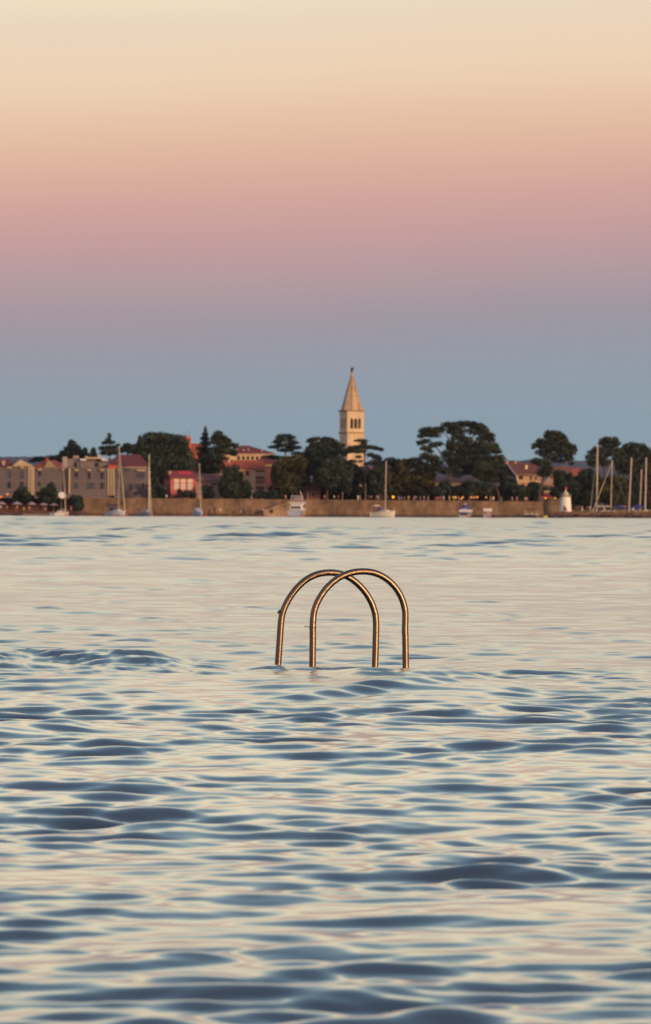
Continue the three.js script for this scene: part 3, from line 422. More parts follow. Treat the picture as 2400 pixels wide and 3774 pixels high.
  const g1 = plainHouse('gabled_house', 'pale gabled house behind the leaning pine trunk near the lighthouse', 2000, 2060, 1842, 1790, 1762, 1030, { turn: 0.1, depth: 8, rise: 0.4, walls: plaster(0.62, 0.40, 0.33), roof: tiles(0.3, 0.16, 0.14) });
  { const { H, y, x } = g1.userData.dims; mesh('gable_front', poly([[x(1998), H, 0.4], [x(2056), H, 0.4], [x(2024), y(1758), 0.4], [x(1998), H, -4], [x(2056), H, -4], [x(2024), y(1758), -4]], [[0, 1, 2], [1, 4, 5, 2], [4, 3, 5], [3, 0, 2, 5]]), plaster(0.66, 0.44, 0.36), g1); }
  plainHouse('rose_house', 'tall rose house with tiled roof behind the pine beside the lighthouse', 2030, 2112, 1842, 1752, 1722, 1060, { leftPx: 12, turn: 0.5, walls: plaster(0.36, 0.23, 0.20), roof: tiles(0.18, 0.085, 0.08) });
  plainHouse('far_red_house', 'small far house with red roof below the blue rise near the yacht masts', 2106, 2160, 1800, 1745, 1728, 1120, { leftPx: 6, turn: 0.5, walls: plaster(0.62, 0.40, 0.28), roof: tiles(0.32, 0.09, 0.08) });
  // the cafe with its crimson awning
  const cafe = building('cafe_pavilion', 'low cafe pavilion with crimson awning under the leaning pine', 'cafe', 1990, 1850, 985, 0);
  { const y = (v) => P(2000, v, 985).y - cafe.position.y, x = (u) => P(u, 1830, 985).x - cafe.position.x;
    mesh('wall', metres(box(x(2040), y(1812) + 1, 5, x(2040) / 2, y(1812) / 2 - 0.5, -3)), plaster(0.25, 0.12, 0.11), cafe); mesh('roof', box(x(2030) - x(1998), 0.7, 4, x(2014), y(1812), -2), mat(0.40, 0.32, 0.28), cafe);
    mesh('awning', poly([[x(1991), y(1831), 2], [x(2038), y(1831), 2], [x(2034), y(1821), -0.4], [x(1993), y(1821), -0.4], [x(1991), y(1834), 2], [x(2038), y(1834), 2]], [[0, 1, 2, 3], [4, 5, 1, 0], [3, 2, 5, 4]]), mat(0.34, 0.02, 0.06), cafe); }
}

// ---------------------------------------------------------------- trees and shrubs
const leafMat = mat(1, 1, 1, 0.85, { vertexColors: true, side: THREE.DoubleSide }), bark = mat(0.155, 0.085, 0.07, 0.95, { map: barkMap }), greyBark = mat(0.11, 0.075, 0.07, 0.95, { map: barkMap });
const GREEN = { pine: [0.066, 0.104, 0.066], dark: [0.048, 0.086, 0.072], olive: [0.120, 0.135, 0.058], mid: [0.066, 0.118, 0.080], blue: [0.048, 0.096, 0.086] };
function crown(o, D, base, blobs, colour, seed, { size = 4.6, density = 1, flat = 1, deep = 0.85, shell = 0.55, grow = 1.1 } = {}) {
  const r = rng(seed), pos = [], nor = [], col = [], q = V(), n = V(), a = V(), b = V(), e = V();
  const put = (p, u, w, nn, c) => { // a bent leafy tuft: two triangles that share a spine
    const bend = 0.25 + r() * 0.3;
    for (const s of [-1, 1]) {
      const x1 = p.x - u.x, y1 = p.y - u.y, z1 = p.z - u.z, x2 = p.x + u.x, y2 = p.y + u.y, z2 = p.z + u.z;
      const x3 = p.x + s * w.x + nn.x * bend * s, y3 = p.y + s * w.y + nn.y * bend * s, z3 = p.z + s * w.z + nn.z * bend * s;
      if (s > 0) pos.push(x1, y1, z1, x2, y2, z2, x3, y3, z3); else pos.push(x2, y2, z2, x1, y1, z1, x3, y3, z3);
      for (let k = 0; k < 3; k++) { nor.push(nn.x, nn.y, nn.z); col.push(c[0], c[1], c[2]); }
    }
  };
  blobs.forEach(([u, v, ru, rv, dz = 0, tint = 1], bi) => {
    const c = P(u, v, D - dz).sub(base), rx = M(ru * grow, D), ry = M(rv * grow, D), rz = Math.min(rx, Math.max(ry * 1.6, 1.5)) * deep, count = Math.ceil(Math.PI * (ru + 2) * (rv + 2) / (size * size) * 7.5 * density);
    const tone = (0.8 + 0.45 * r()) * tint, hue = r();
    for (let i = 0; i < count; i++) {
      let y = 2 * r() - 1; const t = r() * 6.2832, s = Math.sqrt(1 - y * y); n.set(Math.cos(t) * s, y, Math.sin(t) * s);
      const lump = 1 + 0.22 * N(n.x * 2.2 + bi * 3.1, n.y * 2.2, n.z * 2.2 + seed) + 0.16 * N(n.x * 5 + bi, n.y * 5 + seed, n.z * 5);
      const k = (shell + (1 - shell) * Math.pow(r(), 0.6)) * lump * (r() < 0.06 ? 1.12 : 1);
      q.set(c.x + n.x * rx * k, c.y + n.y * ry * k * (n.y < 0 ? flat : 1), c.z + n.z * rz * k);
      a.set(r() - 0.5, (r() - 0.5) * 0.7, r() - 0.5).normalize(); b.set(r() - 0.5, r() - 0.5, r() - 0.5).cross(a).normalize(); e.copy(n).multiplyScalar(0.8).add(b).normalize();
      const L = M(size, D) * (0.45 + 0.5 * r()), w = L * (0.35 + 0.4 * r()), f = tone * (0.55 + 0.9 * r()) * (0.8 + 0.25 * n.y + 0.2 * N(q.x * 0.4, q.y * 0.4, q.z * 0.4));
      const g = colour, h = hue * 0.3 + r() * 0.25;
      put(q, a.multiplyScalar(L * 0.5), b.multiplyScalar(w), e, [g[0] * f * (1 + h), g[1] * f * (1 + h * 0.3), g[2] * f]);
    }
  });
  const geo = new THREE.BufferGeometry();
  geo.setAttribute('position', new THREE.Float32BufferAttribute(pos, 3)); geo.setAttribute('normal', new THREE.Float32BufferAttribute(nor, 3)); geo.setAttribute('color', new THREE.Float32BufferAttribute(col, 3));
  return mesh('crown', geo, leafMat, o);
}
function limb(pts, D, base, w0, w1) {                  // a tapering stem through pixel points [u, v, dz]
  const c = new THREE.CatmullRomCurve3(pts.map(([u, v, dz = 0]) => P(u, v, D - dz).sub(base)), false, 'centripetal'), n = 10 * pts.length, g = new THREE.TubeGeometry(c, n, 1, 7), p = g.attributes.position, k = 8;
  for (let i = 0; i <= n; i++) { const s = c.getPointAt(i / n), R = M(w0 + (w1 - w0) * (i / n), D) / 2 * (1 + 0.1 * Math.sin(i * 1.7)); for (let j = 0; j < k; j++) { const o = i * k + j; p.setXYZ(o, s.x + (p.getX(o) - s.x) * R, s.y + (p.getY(o) - s.y) * R, s.z + (p.getZ(o) - s.z) * R); } }
  return g;
}
let treeSeed = 100;
function tree(name, label, [u, v, D], colour, blobs, trunks, opts = {}) {
  const base = P(u, v, D), o = thing(name, label, opts.category ?? 'tree', base, opts.group);
  (trunks ?? []).forEach(([w0, w1, ...pts], i) => mesh(i && !opts.multi ? 'limb' : 'trunk', limb(pts, D, base, w0, w1), opts.bark ?? greyBark, o));
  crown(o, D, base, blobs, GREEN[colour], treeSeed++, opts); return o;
}
const ring = (u, v, ru, rv, n, k, seed) => { const r = rng(seed), out = []; for (let i = 0; i < n; i++) { const a = r() * 6.283, d = Math.sqrt(r()) * (1 - k * 0.55); out.push([u + Math.cos(a) * d * ru, v + Math.sin(a) * d * rv, ru * k * (0.75 + 0.5 * r()), rv * k * (0.75 + 0.5 * r()), (r() - 0.5) * 4]); } return out; };   // a lumpy rounded crown

{ // a dark leafy mass added to stand in for the shade under the trees
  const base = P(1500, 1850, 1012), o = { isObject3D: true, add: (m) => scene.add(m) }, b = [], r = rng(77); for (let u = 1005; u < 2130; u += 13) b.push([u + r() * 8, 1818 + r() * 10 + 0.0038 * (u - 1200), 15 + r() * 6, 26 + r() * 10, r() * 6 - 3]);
  const c = crown(o, 1012, base, b, GREEN.dark, 99, { density: 0.7 }); c.position.copy(base); c.name = numbered('shade_foliage'); tag(c, 'dark leafy mass added for the shade under the promenade trees', null, null, 'stuff');
}
// behind the hotel
tree('pine_tree', 'ragged dark pine rising behind the penthouse of the hotel', [268, 1760, 1045], 'dark', [[268, 1640, 17, 14], [255, 1655, 18, 12], [282, 1656, 18, 14], [240, 1672, 22, 14], [270, 1678, 34, 16], [296, 1672, 20, 14], [225, 1684, 22, 10], [262, 1629, 9, 8]], [[6, 3, [268, 1790], [267, 1720], [268, 1640]]], { shell: 0.3 });
tree('conifer_tree', 'pointed small conifer behind the hotel roof, left of the layered cedar', [313, 1760, 1048], 'dark', [[313, 1662, 9, 12], [313, 1676, 15, 12], [312, 1692, 19, 14]], [[5, 2, [313, 1790], [313, 1650]]]);
tree('conifer_tree', 'slim pointed conifer behind the hotel roof vents', [345, 1760, 1050], 'dark', [[345, 1660, 8, 11], [344, 1675, 13, 12], [343, 1692, 18, 13], [328, 1688, 14, 10]], [[5, 2, [345, 1790], [345, 1650]]]);
tree('shrub', 'low dark bushy tree line behind the orange old roof', [180, 1760, 1060], 'dark', [[150, 1692, 26, 9], [192, 1690, 28, 10], [222, 1694, 20, 9], [120, 1698, 14, 5]], [[4, 2, [180, 1790], [180, 1700]]], { category: 'tree' });
tree('monkey_puzzle_tree', 'spiky layered conifer standing left of the dark red hotel roof', [406, 1760, 1050], 'dark', [[403, 1606, 7, 9], [398, 1622, 12, 6], [411, 1630, 14, 6], [386, 1632, 13, 5], [377, 1650, 14, 5], [400, 1650, 18, 7], [423, 1648, 14, 6], [436, 1640, 8, 4], [395, 1668, 28, 12], [422, 1666, 20, 12], [372, 1655, 9, 3]], [[5, 2.5, [406, 1790], [405, 1690], [403, 1604]]], { shell: 0.25, size: 4.2 });
tree('pine_tree', 'dark pine crown over the left end of the dark red hotel roof', [470, 1760, 1052], 'dark', [[466, 1642, 14, 9], [482, 1644, 12, 8], [474, 1660, 18, 12], [452, 1658, 12, 10], [498, 1650, 8, 14], [500, 1665, 14, 14]], [[5, 2, [470, 1790], [472, 1640]]], { shell: 0.3 });
tree('broadleaf_tree', 'huge rounded dark tree between the hotel and the pink house', [590, 1842, 1012], 'mid', [...ring(610, 1690, 105, 85, 26, 0.34, 5), [560, 1612, 34, 18], [600, 1614, 36, 18], [640, 1628, 30, 18], [530, 1640, 24, 22], [575, 1780, 50, 50], [560, 1810, 26, 26], [690, 1720, 34, 34], [700, 1770, 40, 28], [660, 1655, 34, 24], [620, 1720, 60, 50]], [[14, 8, [590, 1845], [592, 1760], [598, 1690]]]);
tree('cypress_tree', 'thin cypress tip at the left edge of the huge rounded tree', [516, 1790, 1018], 'dark', [[516, 1618, 5, 13], [515, 1638, 9, 16], [516, 1664, 13, 20], [528, 1700, 20, 28]], [[4, 2, [516, 1800], [516, 1620]]]);
tree('fir_tree', 'tall narrow fir with the highest pointed tip left of the campanile', [757, 1820, 1030], 'blue', [[757, 1582, 5, 11], [757, 1600, 11, 9], [756, 1616, 16, 8], [757, 1634, 20, 10], [752, 1654, 26, 12], [757, 1676, 30, 14], [755, 1702, 36, 18], [760, 1730, 40, 20], [740, 1716, 22, 16], [770, 1752, 36, 20]], [[7, 2, [757, 1830], [757, 1690], [757, 1578]]], { shell: 0.25 });
tree('pine_tree', 'broad ragged pine right beside the tall narrow fir', [806, 1830, 1025], 'pine', [[805, 1600, 18, 12], [790, 1612, 14, 9], [822, 1614, 18, 10], [838, 1624, 17, 9], [800, 1628, 26, 12], [828, 1640, 28, 12], [856, 1640, 20, 7], [868, 1645, 12, 5], [806, 1658, 34, 14], [845, 1664, 26, 11], [790, 1688, 40, 18], [820, 1700, 30, 16], [862, 1672, 14, 8], [800, 1724, 34, 18]], [[9, 3, [806, 1840], [808, 1740], [805, 1600]], [4, 2, [807, 1680], [835, 1655], [858, 1642]]], { shell: 0.3 });
tree('shrub', 'dark bush beside the left wall of the pink house', [585, 1842, 984], 'blue', ring(583, 1812, 34, 28, 9, 0.5, 9), [[4, 2, [585, 1842], [584, 1815]]], { category: 'bush' });
tree('hedge', 'low dark hedge along the foot of the pink house', [688, 1840, 980], 'dark', [[668, 1824, 16, 12], [690, 1822, 20, 12], [710, 1828, 14, 9], [662, 1812, 8, 8], [648, 1833, 8, 4]], [], { category: 'hedge' });
tree('shrub', 'dark bush covering the doorway of the ruined house', [765, 1842, 983], 'dark', ring(765, 1816, 22, 26, 8, 0.5, 12), [[4, 2, [765, 1842], [765, 1815]]], { category: 'bush' });
tree('broadleaf_tree', 'rounded green tree in front of the pale apartment house', [868, 1842, 985], 'mid', [...ring(860, 1790, 52, 50, 16, 0.36, 15), [840, 1742, 18, 22], [868, 1728, 15, 16], [882, 1758, 16, 18], [906, 1796, 20, 24], [825, 1790, 18, 36], [850, 1815, 36, 24], [900, 1818, 28, 20]], [[8, 5, [868, 1842], [868, 1790]]]);
tree('hedge', 'low dark hedge right below the loggias of the apartment house', [985, 1842, 980], 'dark', [[945, 1828, 16, 11], [962, 1820, 16, 14], [985, 1826, 20, 12], [1012, 1824, 20, 14], [1035, 1828, 14, 10]], [], { category: 'hedge' });
// the group before the campanile
tree('cedar_tree', 'layered cedar with flat top, standing left of the plane trees', [1050, 1840, 1020], 'blue', [[1052, 1606, 26, 7], [1030, 1612, 14, 5], [1076, 1612, 16, 5], [1050, 1622, 34, 8], [1022, 1630, 20, 5], [1080, 1632, 22, 6], [1048, 1642, 36, 9], [1010, 1648, 24, 6], [1085, 1650, 26, 8], [1055, 1660, 34, 8], [1000, 1684, 30, 6], [1030, 1690, 36, 7], [1075, 1692, 34, 9], [1094, 1672, 20, 8]], [[8, 3, [1050, 1842], [1052, 1720], [1052, 1608]], [3, 2, [1052, 1690], [1020, 1686], [985, 1684]], [3, 2, [1052, 1660], [1080, 1648], [1100, 1642]]], { shell: 0.2, flat: 0.6 });
tree('plane_tree', 'wide leafy tree with pale green top above the motor yacht', [1062, 1842, 995], 'olive', [...ring(1070, 1745, 66, 62, 22, 0.34, 21), [1040, 1720, 28, 22], [1095, 1705, 34, 28], [1020, 1760, 20, 36], [1035, 1795, 26, 22], [1075, 1800, 40, 18], [1060, 1698, 26, 14]], [[7, 5, [1077, 1842], [1078, 1800], [1075, 1760]], [6, 4, [1097, 1842], [1094, 1800], [1090, 1765]]], { bark, multi: true });
tree('plane_tree', 'tall dense tree with bare pale trunk left of the campanile', [1143, 1842, 998], 'mid', [...ring(1170, 1715, 64, 70, 22, 0.34, 22), [1150, 1660, 26, 16], [1185, 1650, 30, 22], [1130, 1690, 24, 24], [1205, 1690, 34, 30], [1160, 1640, 20, 11]], [[7, 5, [1143, 1842], [1142, 1790], [1144, 1720], [1160, 1670]], [4, 2.5, [1143, 1740], [1165, 1712], [1180, 1690]]], { bark });
tree('umbrella_pine', 'flat topped pine whose crown spreads just left of the campanile', [1205, 1842, 1004], 'pine', [[1150, 1622, 20, 6], [1166, 1618, 18, 7], [1140, 1628, 10, 4], [1205, 1622, 26, 12], [1222, 1634, 30, 12], [1196, 1636, 30, 12], [1240, 1646, 26, 12], [1255, 1660, 18, 10], [1185, 1650, 30, 10], [1225, 1668, 34, 14], [1262, 1640, 12, 5], [1268, 1676, 12, 6], [1235, 1695, 32, 18]], [[8, 4, [1206, 1842], [1205, 1760], [1210, 1640]], [4, 2, [1208, 1690], [1175, 1650], [1148, 1626]]], { bark, shell: 0.3, flat: 0.6 });
tree('broadleaf_tree', 'leafy tree with two pale trunks directly left below the campanile', [1206, 1842, 990], 'mid', [...ring(1222, 1750, 62, 50, 18, 0.36, 24), [1250, 1720, 30, 30], [1270, 1760, 32, 40], [1180, 1770, 28, 22], [1215, 1715, 30, 24], [1275, 1800, 22, 18]], [[9, 6, [1205, 1844], [1206, 1800], [1208, 1760]], [5, 3, [1262, 1842], [1260, 1800], [1255, 1770]]], { bark, multi: true });
tree('cedar_tree', 'cedar with dark flat boughs crossing in front of the campanile', [1346, 1846, 990], 'dark', [[1330, 1624, 24, 5], [1342, 1634, 12, 6], [1310, 1650, 30, 7], [1338, 1648, 30, 9], [1290, 1662, 34, 8], [1270, 1666, 22, 9], [1256, 1662, 8, 5], [1320, 1664, 34, 7], [1368, 1648, 26, 6], [1390, 1654, 22, 5], [1405, 1658, 10, 4], [1366, 1676, 16, 7], [1385, 1684, 18, 8], [1398, 1690, 12, 7], [1300, 1700, 16, 5], [1275, 1706, 24, 9], [1380, 1706, 24, 12], [1322, 1684, 12, 4], [1350, 1710, 10, 5], [1330, 1700, 9, 4]], [[9, 4, [1346, 1848], [1346, 1740], [1344, 1690], [1342, 1626]], [4, 2, [1345, 1668], [1310, 1664], [1262, 1664]], [4, 2, [1344, 1660], [1375, 1648], [1405, 1657]], [3, 2, [1344, 1690], [1370, 1680], [1395, 1688]], [3, 1.5, [1345, 1715], [1310, 1702], [1280, 1704]]], { bark, shell: 0.15, flat: 0.7, size: 4.2 });
tree('broadleaf_tree', 'dark tree in the shade right below the campanile', [1330, 1846, 1000], 'dark', [...ring(1315, 1765, 50, 42, 14, 0.38, 31), [1300, 1730, 26, 20], [1290, 1750, 24, 20], [1340, 1735, 24, 16], [1300, 1800, 34, 14]], [[6, 4, [1330, 1848], [1325, 1790]]]);
tree('broadleaf_tree', 'small round green tree between the cedar and the street lamp', [1405, 1848, 985], 'mid', [...ring(1405, 1775, 40, 42, 14, 0.4, 33), [1395, 1735, 26, 18], [1420, 1728, 20, 14], [1385, 1800, 22, 18], [1425, 1800, 24, 16]], [[6, 4, [1405, 1848], [1404, 1800]]], { bark });
tree('broadleaf_tree', 'wide domed tree turning rusty yellow left of the biggest pine', [1520, 1850, 990], 'olive', [...ring(1520, 1765, 72, 62, 24, 0.34, 35), [1490, 1712, 34, 20, 0, 1.1], [1530, 1704, 32, 18, 0, 1.2], [1562, 1728, 26, 24, 0, 1.3], [1582, 1770, 22, 36, 0, 1.2], [1460, 1770, 26, 36], [1470, 1810, 30, 20], [1540, 1815, 40, 16], [1590, 1800, 16, 16]], [[8, 5, [1520, 1852], [1520, 1800]]]);
tree('broadleaf_tree', 'dim dark tree behind the mast of the cream canopied boat', [1440, 1840, 1015], 'dark', [...ring(1440, 1740, 40, 40, 12, 0.4, 37), [1440, 1702, 24, 14], [1400, 1708, 24, 12], [1462, 1715, 22, 20]], [[6, 4, [1440, 1848], [1440, 1760]]]);
// the biggest pine
tree('stone_pine', 'biggest spreading stone pine with open forked left boughs', [1660, 1850, 985], 'pine', [
  [1560, 1588, 16, 10], [1580, 1584, 18, 10], [1605, 1586, 22, 10], [1628, 1582, 14, 9], [1552, 1606, 11, 8], [1575, 1600, 18, 9], [1600, 1602, 22, 10], [1550, 1632, 14, 8], [1572, 1626, 14, 8], [1570, 1652, 18, 9], [1596, 1640, 14, 7], [1616, 1636, 16, 7], [1584, 1664, 12, 6], [1565, 1680, 16, 10], [1588, 1690, 22, 14], [1612, 1700, 22, 16], [1642, 1672, 12, 12],
  [1652, 1566, 22, 10], [1675, 1572, 24, 12], [1706, 1562, 26, 10], [1735, 1564, 24, 10], [1762, 1572, 24, 11], [1782, 1584, 18, 12], [1690, 1588, 30, 13], [1660, 1590, 14, 10], [1750, 1590, 24, 12], [1690, 1612, 24, 12], [1720, 1622, 22, 12], [1790, 1604, 22, 12], [1808, 1606, 14, 9], [1782, 1620, 24, 12], [1810, 1622, 14, 8], [1770, 1640, 34, 14, 2], [1820, 1644, 18, 10], [1832, 1662, 16, 10], [1800, 1660, 34, 14, 2, 1.25], [1840, 1690, 22, 13], [1820, 1700, 30, 16], [1835, 1720, 22, 14],
  [1690, 1650, 34, 20], [1730, 1660, 34, 22], [1680, 1690, 34, 22], [1725, 1700, 40, 26], [1770, 1690, 40, 24], [1690, 1730, 30, 26], [1800, 1735, 36, 18], [1848, 1748, 20, 14], [1828, 1758, 26, 12], [1735, 1735, 28, 16], [1660, 1640, 14, 20], [1662, 1690, 12, 26], [1600, 1725, 24, 14], [1640, 1735, 18, 12]],
  [[11, 5, [1658, 1852], [1657, 1780], [1656, 1720], [1664, 1660], [1672, 1590]], [6, 2.5, [1657, 1712], [1634, 1692], [1618, 1660], [1594, 1636], [1570, 1620]], [4, 2, [1662, 1650], [1640, 1636], [1612, 1632]], [5, 2, [1668, 1640], [1640, 1600], [1610, 1590]], [6, 3, [1657, 1720], [1720, 1640], [1760, 1590]]], { bark, shell: 0.25, flat: 0.9, grow: 1.28, density: 1.1 });
tree('stone_pine', 'leaning stone pine trunk and low crown at the right of the biggest pine', [1842, 1850, 980], 'pine', [[1810, 1745, 30, 14], [1838, 1742, 26, 13], [1790, 1760, 26, 12], [1856, 1756, 16, 10], [1815, 1768, 26, 10], [1780, 1720, 30, 18, 1, 1.2], [1760, 1745, 24, 14]], [[9, 6, [1842, 1852], [1836, 1815], [1823, 1775], [1815, 1745]], [5, 2, [1823, 1775], [1790, 1735], [1780, 1700]]], { bark, shell: 0.3, grow: 1.22 });
tree('broadleaf_tree', 'clipped round dark tree under the boughs of the biggest pine', [1715, 1850, 978], 'blue', [...ring(1718, 1800, 42, 30, 14, 0.42, 41), [1775, 1800, 30, 22], [1800, 1810, 26, 18]], [[6, 4, [1728, 1852], [1728, 1810]]]);
tree('broadleaf_tree', 'small round dark tree just left of the biggest pine trunk', [1622, 1850, 978], 'blue', [...ring(1625, 1800, 30, 26, 10, 0.45, 43), [1645, 1790, 16, 20]], [[6, 4, [1628, 1852], [1628, 1815]]]);
tree('broadleaf_tree', 'round dark tree between leaning pine trunk and brown roofed house', [1876, 1850, 982], 'blue', [...ring(1874, 1800, 32, 34, 12, 0.44, 45), [1865, 1775, 20, 16], [1890, 1790, 18, 22]], [[6, 4, [1876, 1852], [1876, 1815]]]);
tree('broadleaf_tree', 'low round green tree in front of the brown roofed house wall', [1932, 1850, 978], 'mid', [...ring(1930, 1812, 34, 22, 12, 0.44, 47)], [[5, 4, [1932, 1852], [1932, 1820]]]);
tree('broadleaf_tree', 'round dark tree against the right end of the brown roofed house', [1972, 1850, 984], 'blue', [...ring(1972, 1800, 28, 22, 10, 0.46, 49), [1968, 1790, 22, 12], [1990, 1812, 14, 14]], [[5, 4, [1972, 1852], [1972, 1812]]]);
tree('stone_pine', 'tall stone pine with slanting trunk left of the lighthouse', [1984, 1852, 976], 'pine', [[2028, 1596, 18, 9], [2050, 1598, 18, 9], [2015, 1606, 10, 7], [2070, 1610, 16, 9], [2082, 1622, 12, 9], [2040, 1614, 26, 12], [2064, 1630, 28, 13], [2020, 1630, 16, 10], [1990, 1624, 12, 8], [1975, 1640, 14, 7], [1996, 1640, 16, 9], [1966, 1650, 7, 4], [2012, 1648, 24, 10], [2050, 1654, 32, 14], [2092, 1640, 16, 9], [2108, 1648, 14, 10], [2118, 1658, 8, 8], [2100, 1664, 22, 12], [2080, 1674, 28, 12], [2000, 1668, 24, 11], [2030, 1680, 28, 13], [1975, 1700, 20, 10], [2000, 1706, 26, 13], [2060, 1696, 24, 10], [2098, 1690, 14, 9], [2008, 1736, 24, 12], [1998, 1748, 16, 9], [2024, 1722, 16, 9], [2106, 1708, 8, 5]], [[11, 6, [1984, 1854], [1992, 1810], [2001, 1768], [2008, 1735]], [7, 3, [2008, 1735], [2018, 1690], [2034, 1610]], [4, 2, [2012, 1710], [2050, 1680], [2085, 1655]], [4, 2, [2012, 1700], [1998, 1670], [1980, 1645]]], { bark, shell: 0.25, flat: 0.9, grow: 1.28, density: 1.1 });
tree('broadleaf_tree', 'leafy green tree hiding the rose house beside the lighthouse', [2080, 1850, 985], 'mid', [...ring(2078, 1770, 34, 34, 12, 0.42, 51), [2060, 1745, 22, 14], [2095, 1790, 24, 20], [2065, 1800, 20, 18]], [[6, 4, [2080, 1852], [2080, 1790]]]);
tree('shrub', 'small dark bush at the cafe awning', [2050, 1852, 975], 'dark', ring(2050, 1818, 18, 18, 7, 0.5, 53), [[4, 3, [2050, 1854], [2050, 1825]]], { category: 'bush' });
// the right hand group behind the masts
tree('stone_pine', 'stone pine behind the tallest yacht mast', [2230, 1880, 1012], 'pine', [[2235, 1622, 22, 10], [2258, 1622, 20, 10], [2272, 1636, 14, 9], [2220, 1632, 14, 8], [2245, 1642, 30, 12], [2200, 1655, 18, 8], [2185, 1668, 18, 8], [2215, 1664, 24, 12], [2255, 1668, 34, 15], [2178, 1684, 18, 9], [2210, 1690, 24, 12], [2285, 1664, 16, 12], [2230, 1705, 16, 14], [2280, 1700, 24, 18], [2190, 1710, 18, 10], [2176, 1704, 14, 8]], [[9, 4, [2232, 1890], [2226, 1760], [2235, 1690], [2245, 1630]], [4, 2, [2228, 1740], [2205, 1690], [2190, 1668]], [4, 2, [2232, 1720], [2270, 1680], [2280, 1650]]], { bark, shell: 0.25, grow: 1.25 });
tree('stone_pine', 'stone pine at the right edge behind the harbour masts', [2340, 1880, 1014], 'pine', [[2330, 1642, 28, 10], [2355, 1644, 24, 10], [2308, 1652, 18, 9], [2378, 1656, 16, 11], [2340, 1664, 40, 15], [2385, 1672, 18, 12], [2305, 1676, 26, 14], [2360, 1690, 36, 18], [2320, 1702, 34, 18], [2400, 1690, 18, 14], [2420, 1668, 20, 16], [2300, 1730, 30, 18], [2350, 1728, 36, 20], [2400, 1730, 36, 26], [2445, 1690, 30, 30]], [[9, 4, [2342, 1890], [2340, 1760], [2338, 1660]]], { bark, shell: 0.3, grow: 1.22 });
tree('broadleaf_tree', 'dark leafy tree between lighthouse and tallest yacht mast', [2150, 1885, 1008], 'dark', [...ring(2160, 1800, 48, 62, 18, 0.38, 57), [2165, 1748, 30, 20], [2185, 1765, 28, 24], [2130, 1780, 22, 24], [2120, 1830, 26, 36], [2175, 1840, 36, 34]], [[6, 4, [2150, 1890], [2150, 1820]]]);
tree('broadleaf_tree', 'olive green tree below the pines behind the middle harbour masts', [2245, 1885, 1008], 'olive', [...ring(2250, 1815, 56, 52, 18, 0.38, 59), [2225, 1790, 24, 24], [2290, 1790, 30, 30], [2260, 1770, 30, 18], [2290, 1840, 36, 30]], [[6, 4, [2245, 1890], [2245, 1830]]]);
tree('broadleaf_tree', 'shadowy broad tree at the right edge above the blue boat covers', [2360, 1885, 1010], 'dark', [...ring(2370, 1810, 70, 62, 22, 0.36, 61), [2340, 1780, 34, 28], [2400, 1770, 34, 34], [2340, 1835, 40, 34]], [[6, 4, [2360, 1890], [2360, 1830]]]);
// shrubs on the left terrace
tree('shrub', 'round green bush left of the cream fins on the terrace', [84, 1856, 962], 'mid', [...ring(82, 1822, 28, 26, 10, 0.45, 63), [62, 1830, 14, 20], [106, 1834, 12, 14]], [[4, 3, [84, 1866], [84, 1825]]], { category: 'bush' });
tree('shrub', 'tall green bush with raised right tip on the terrace', [170, 1856, 962], 'mid', [...ring(165, 1824, 34, 24, 11, 0.45, 65), [188, 1800, 16, 18], [198, 1820, 16, 24], [190, 1786, 9, 8]], [[4, 3, [172, 1866], [175, 1820]]], { category: 'bush' });
tree('shrub', 'dark bush at the left end of the sea wall by the water', [282, 1890, 957], 'blue', [...ring(282, 1856, 24, 28, 10, 0.46, 67), [270, 1838, 12, 12], [290, 1842, 14, 14]], [[4, 3, [282, 1892], [282, 1860]]], { category: 'bush' });
tree('shrub', 'dark hedge clump in front of the right end of the hotel', [548, 1842, 978], 'dark', [[556, 1800, 12, 20], [560, 1822, 16, 18], [548, 1690, 6, 14], [552, 1706, 8, 14]], [[4, 2, [553, 1842], [552, 1700]]], { category: 'bush' });

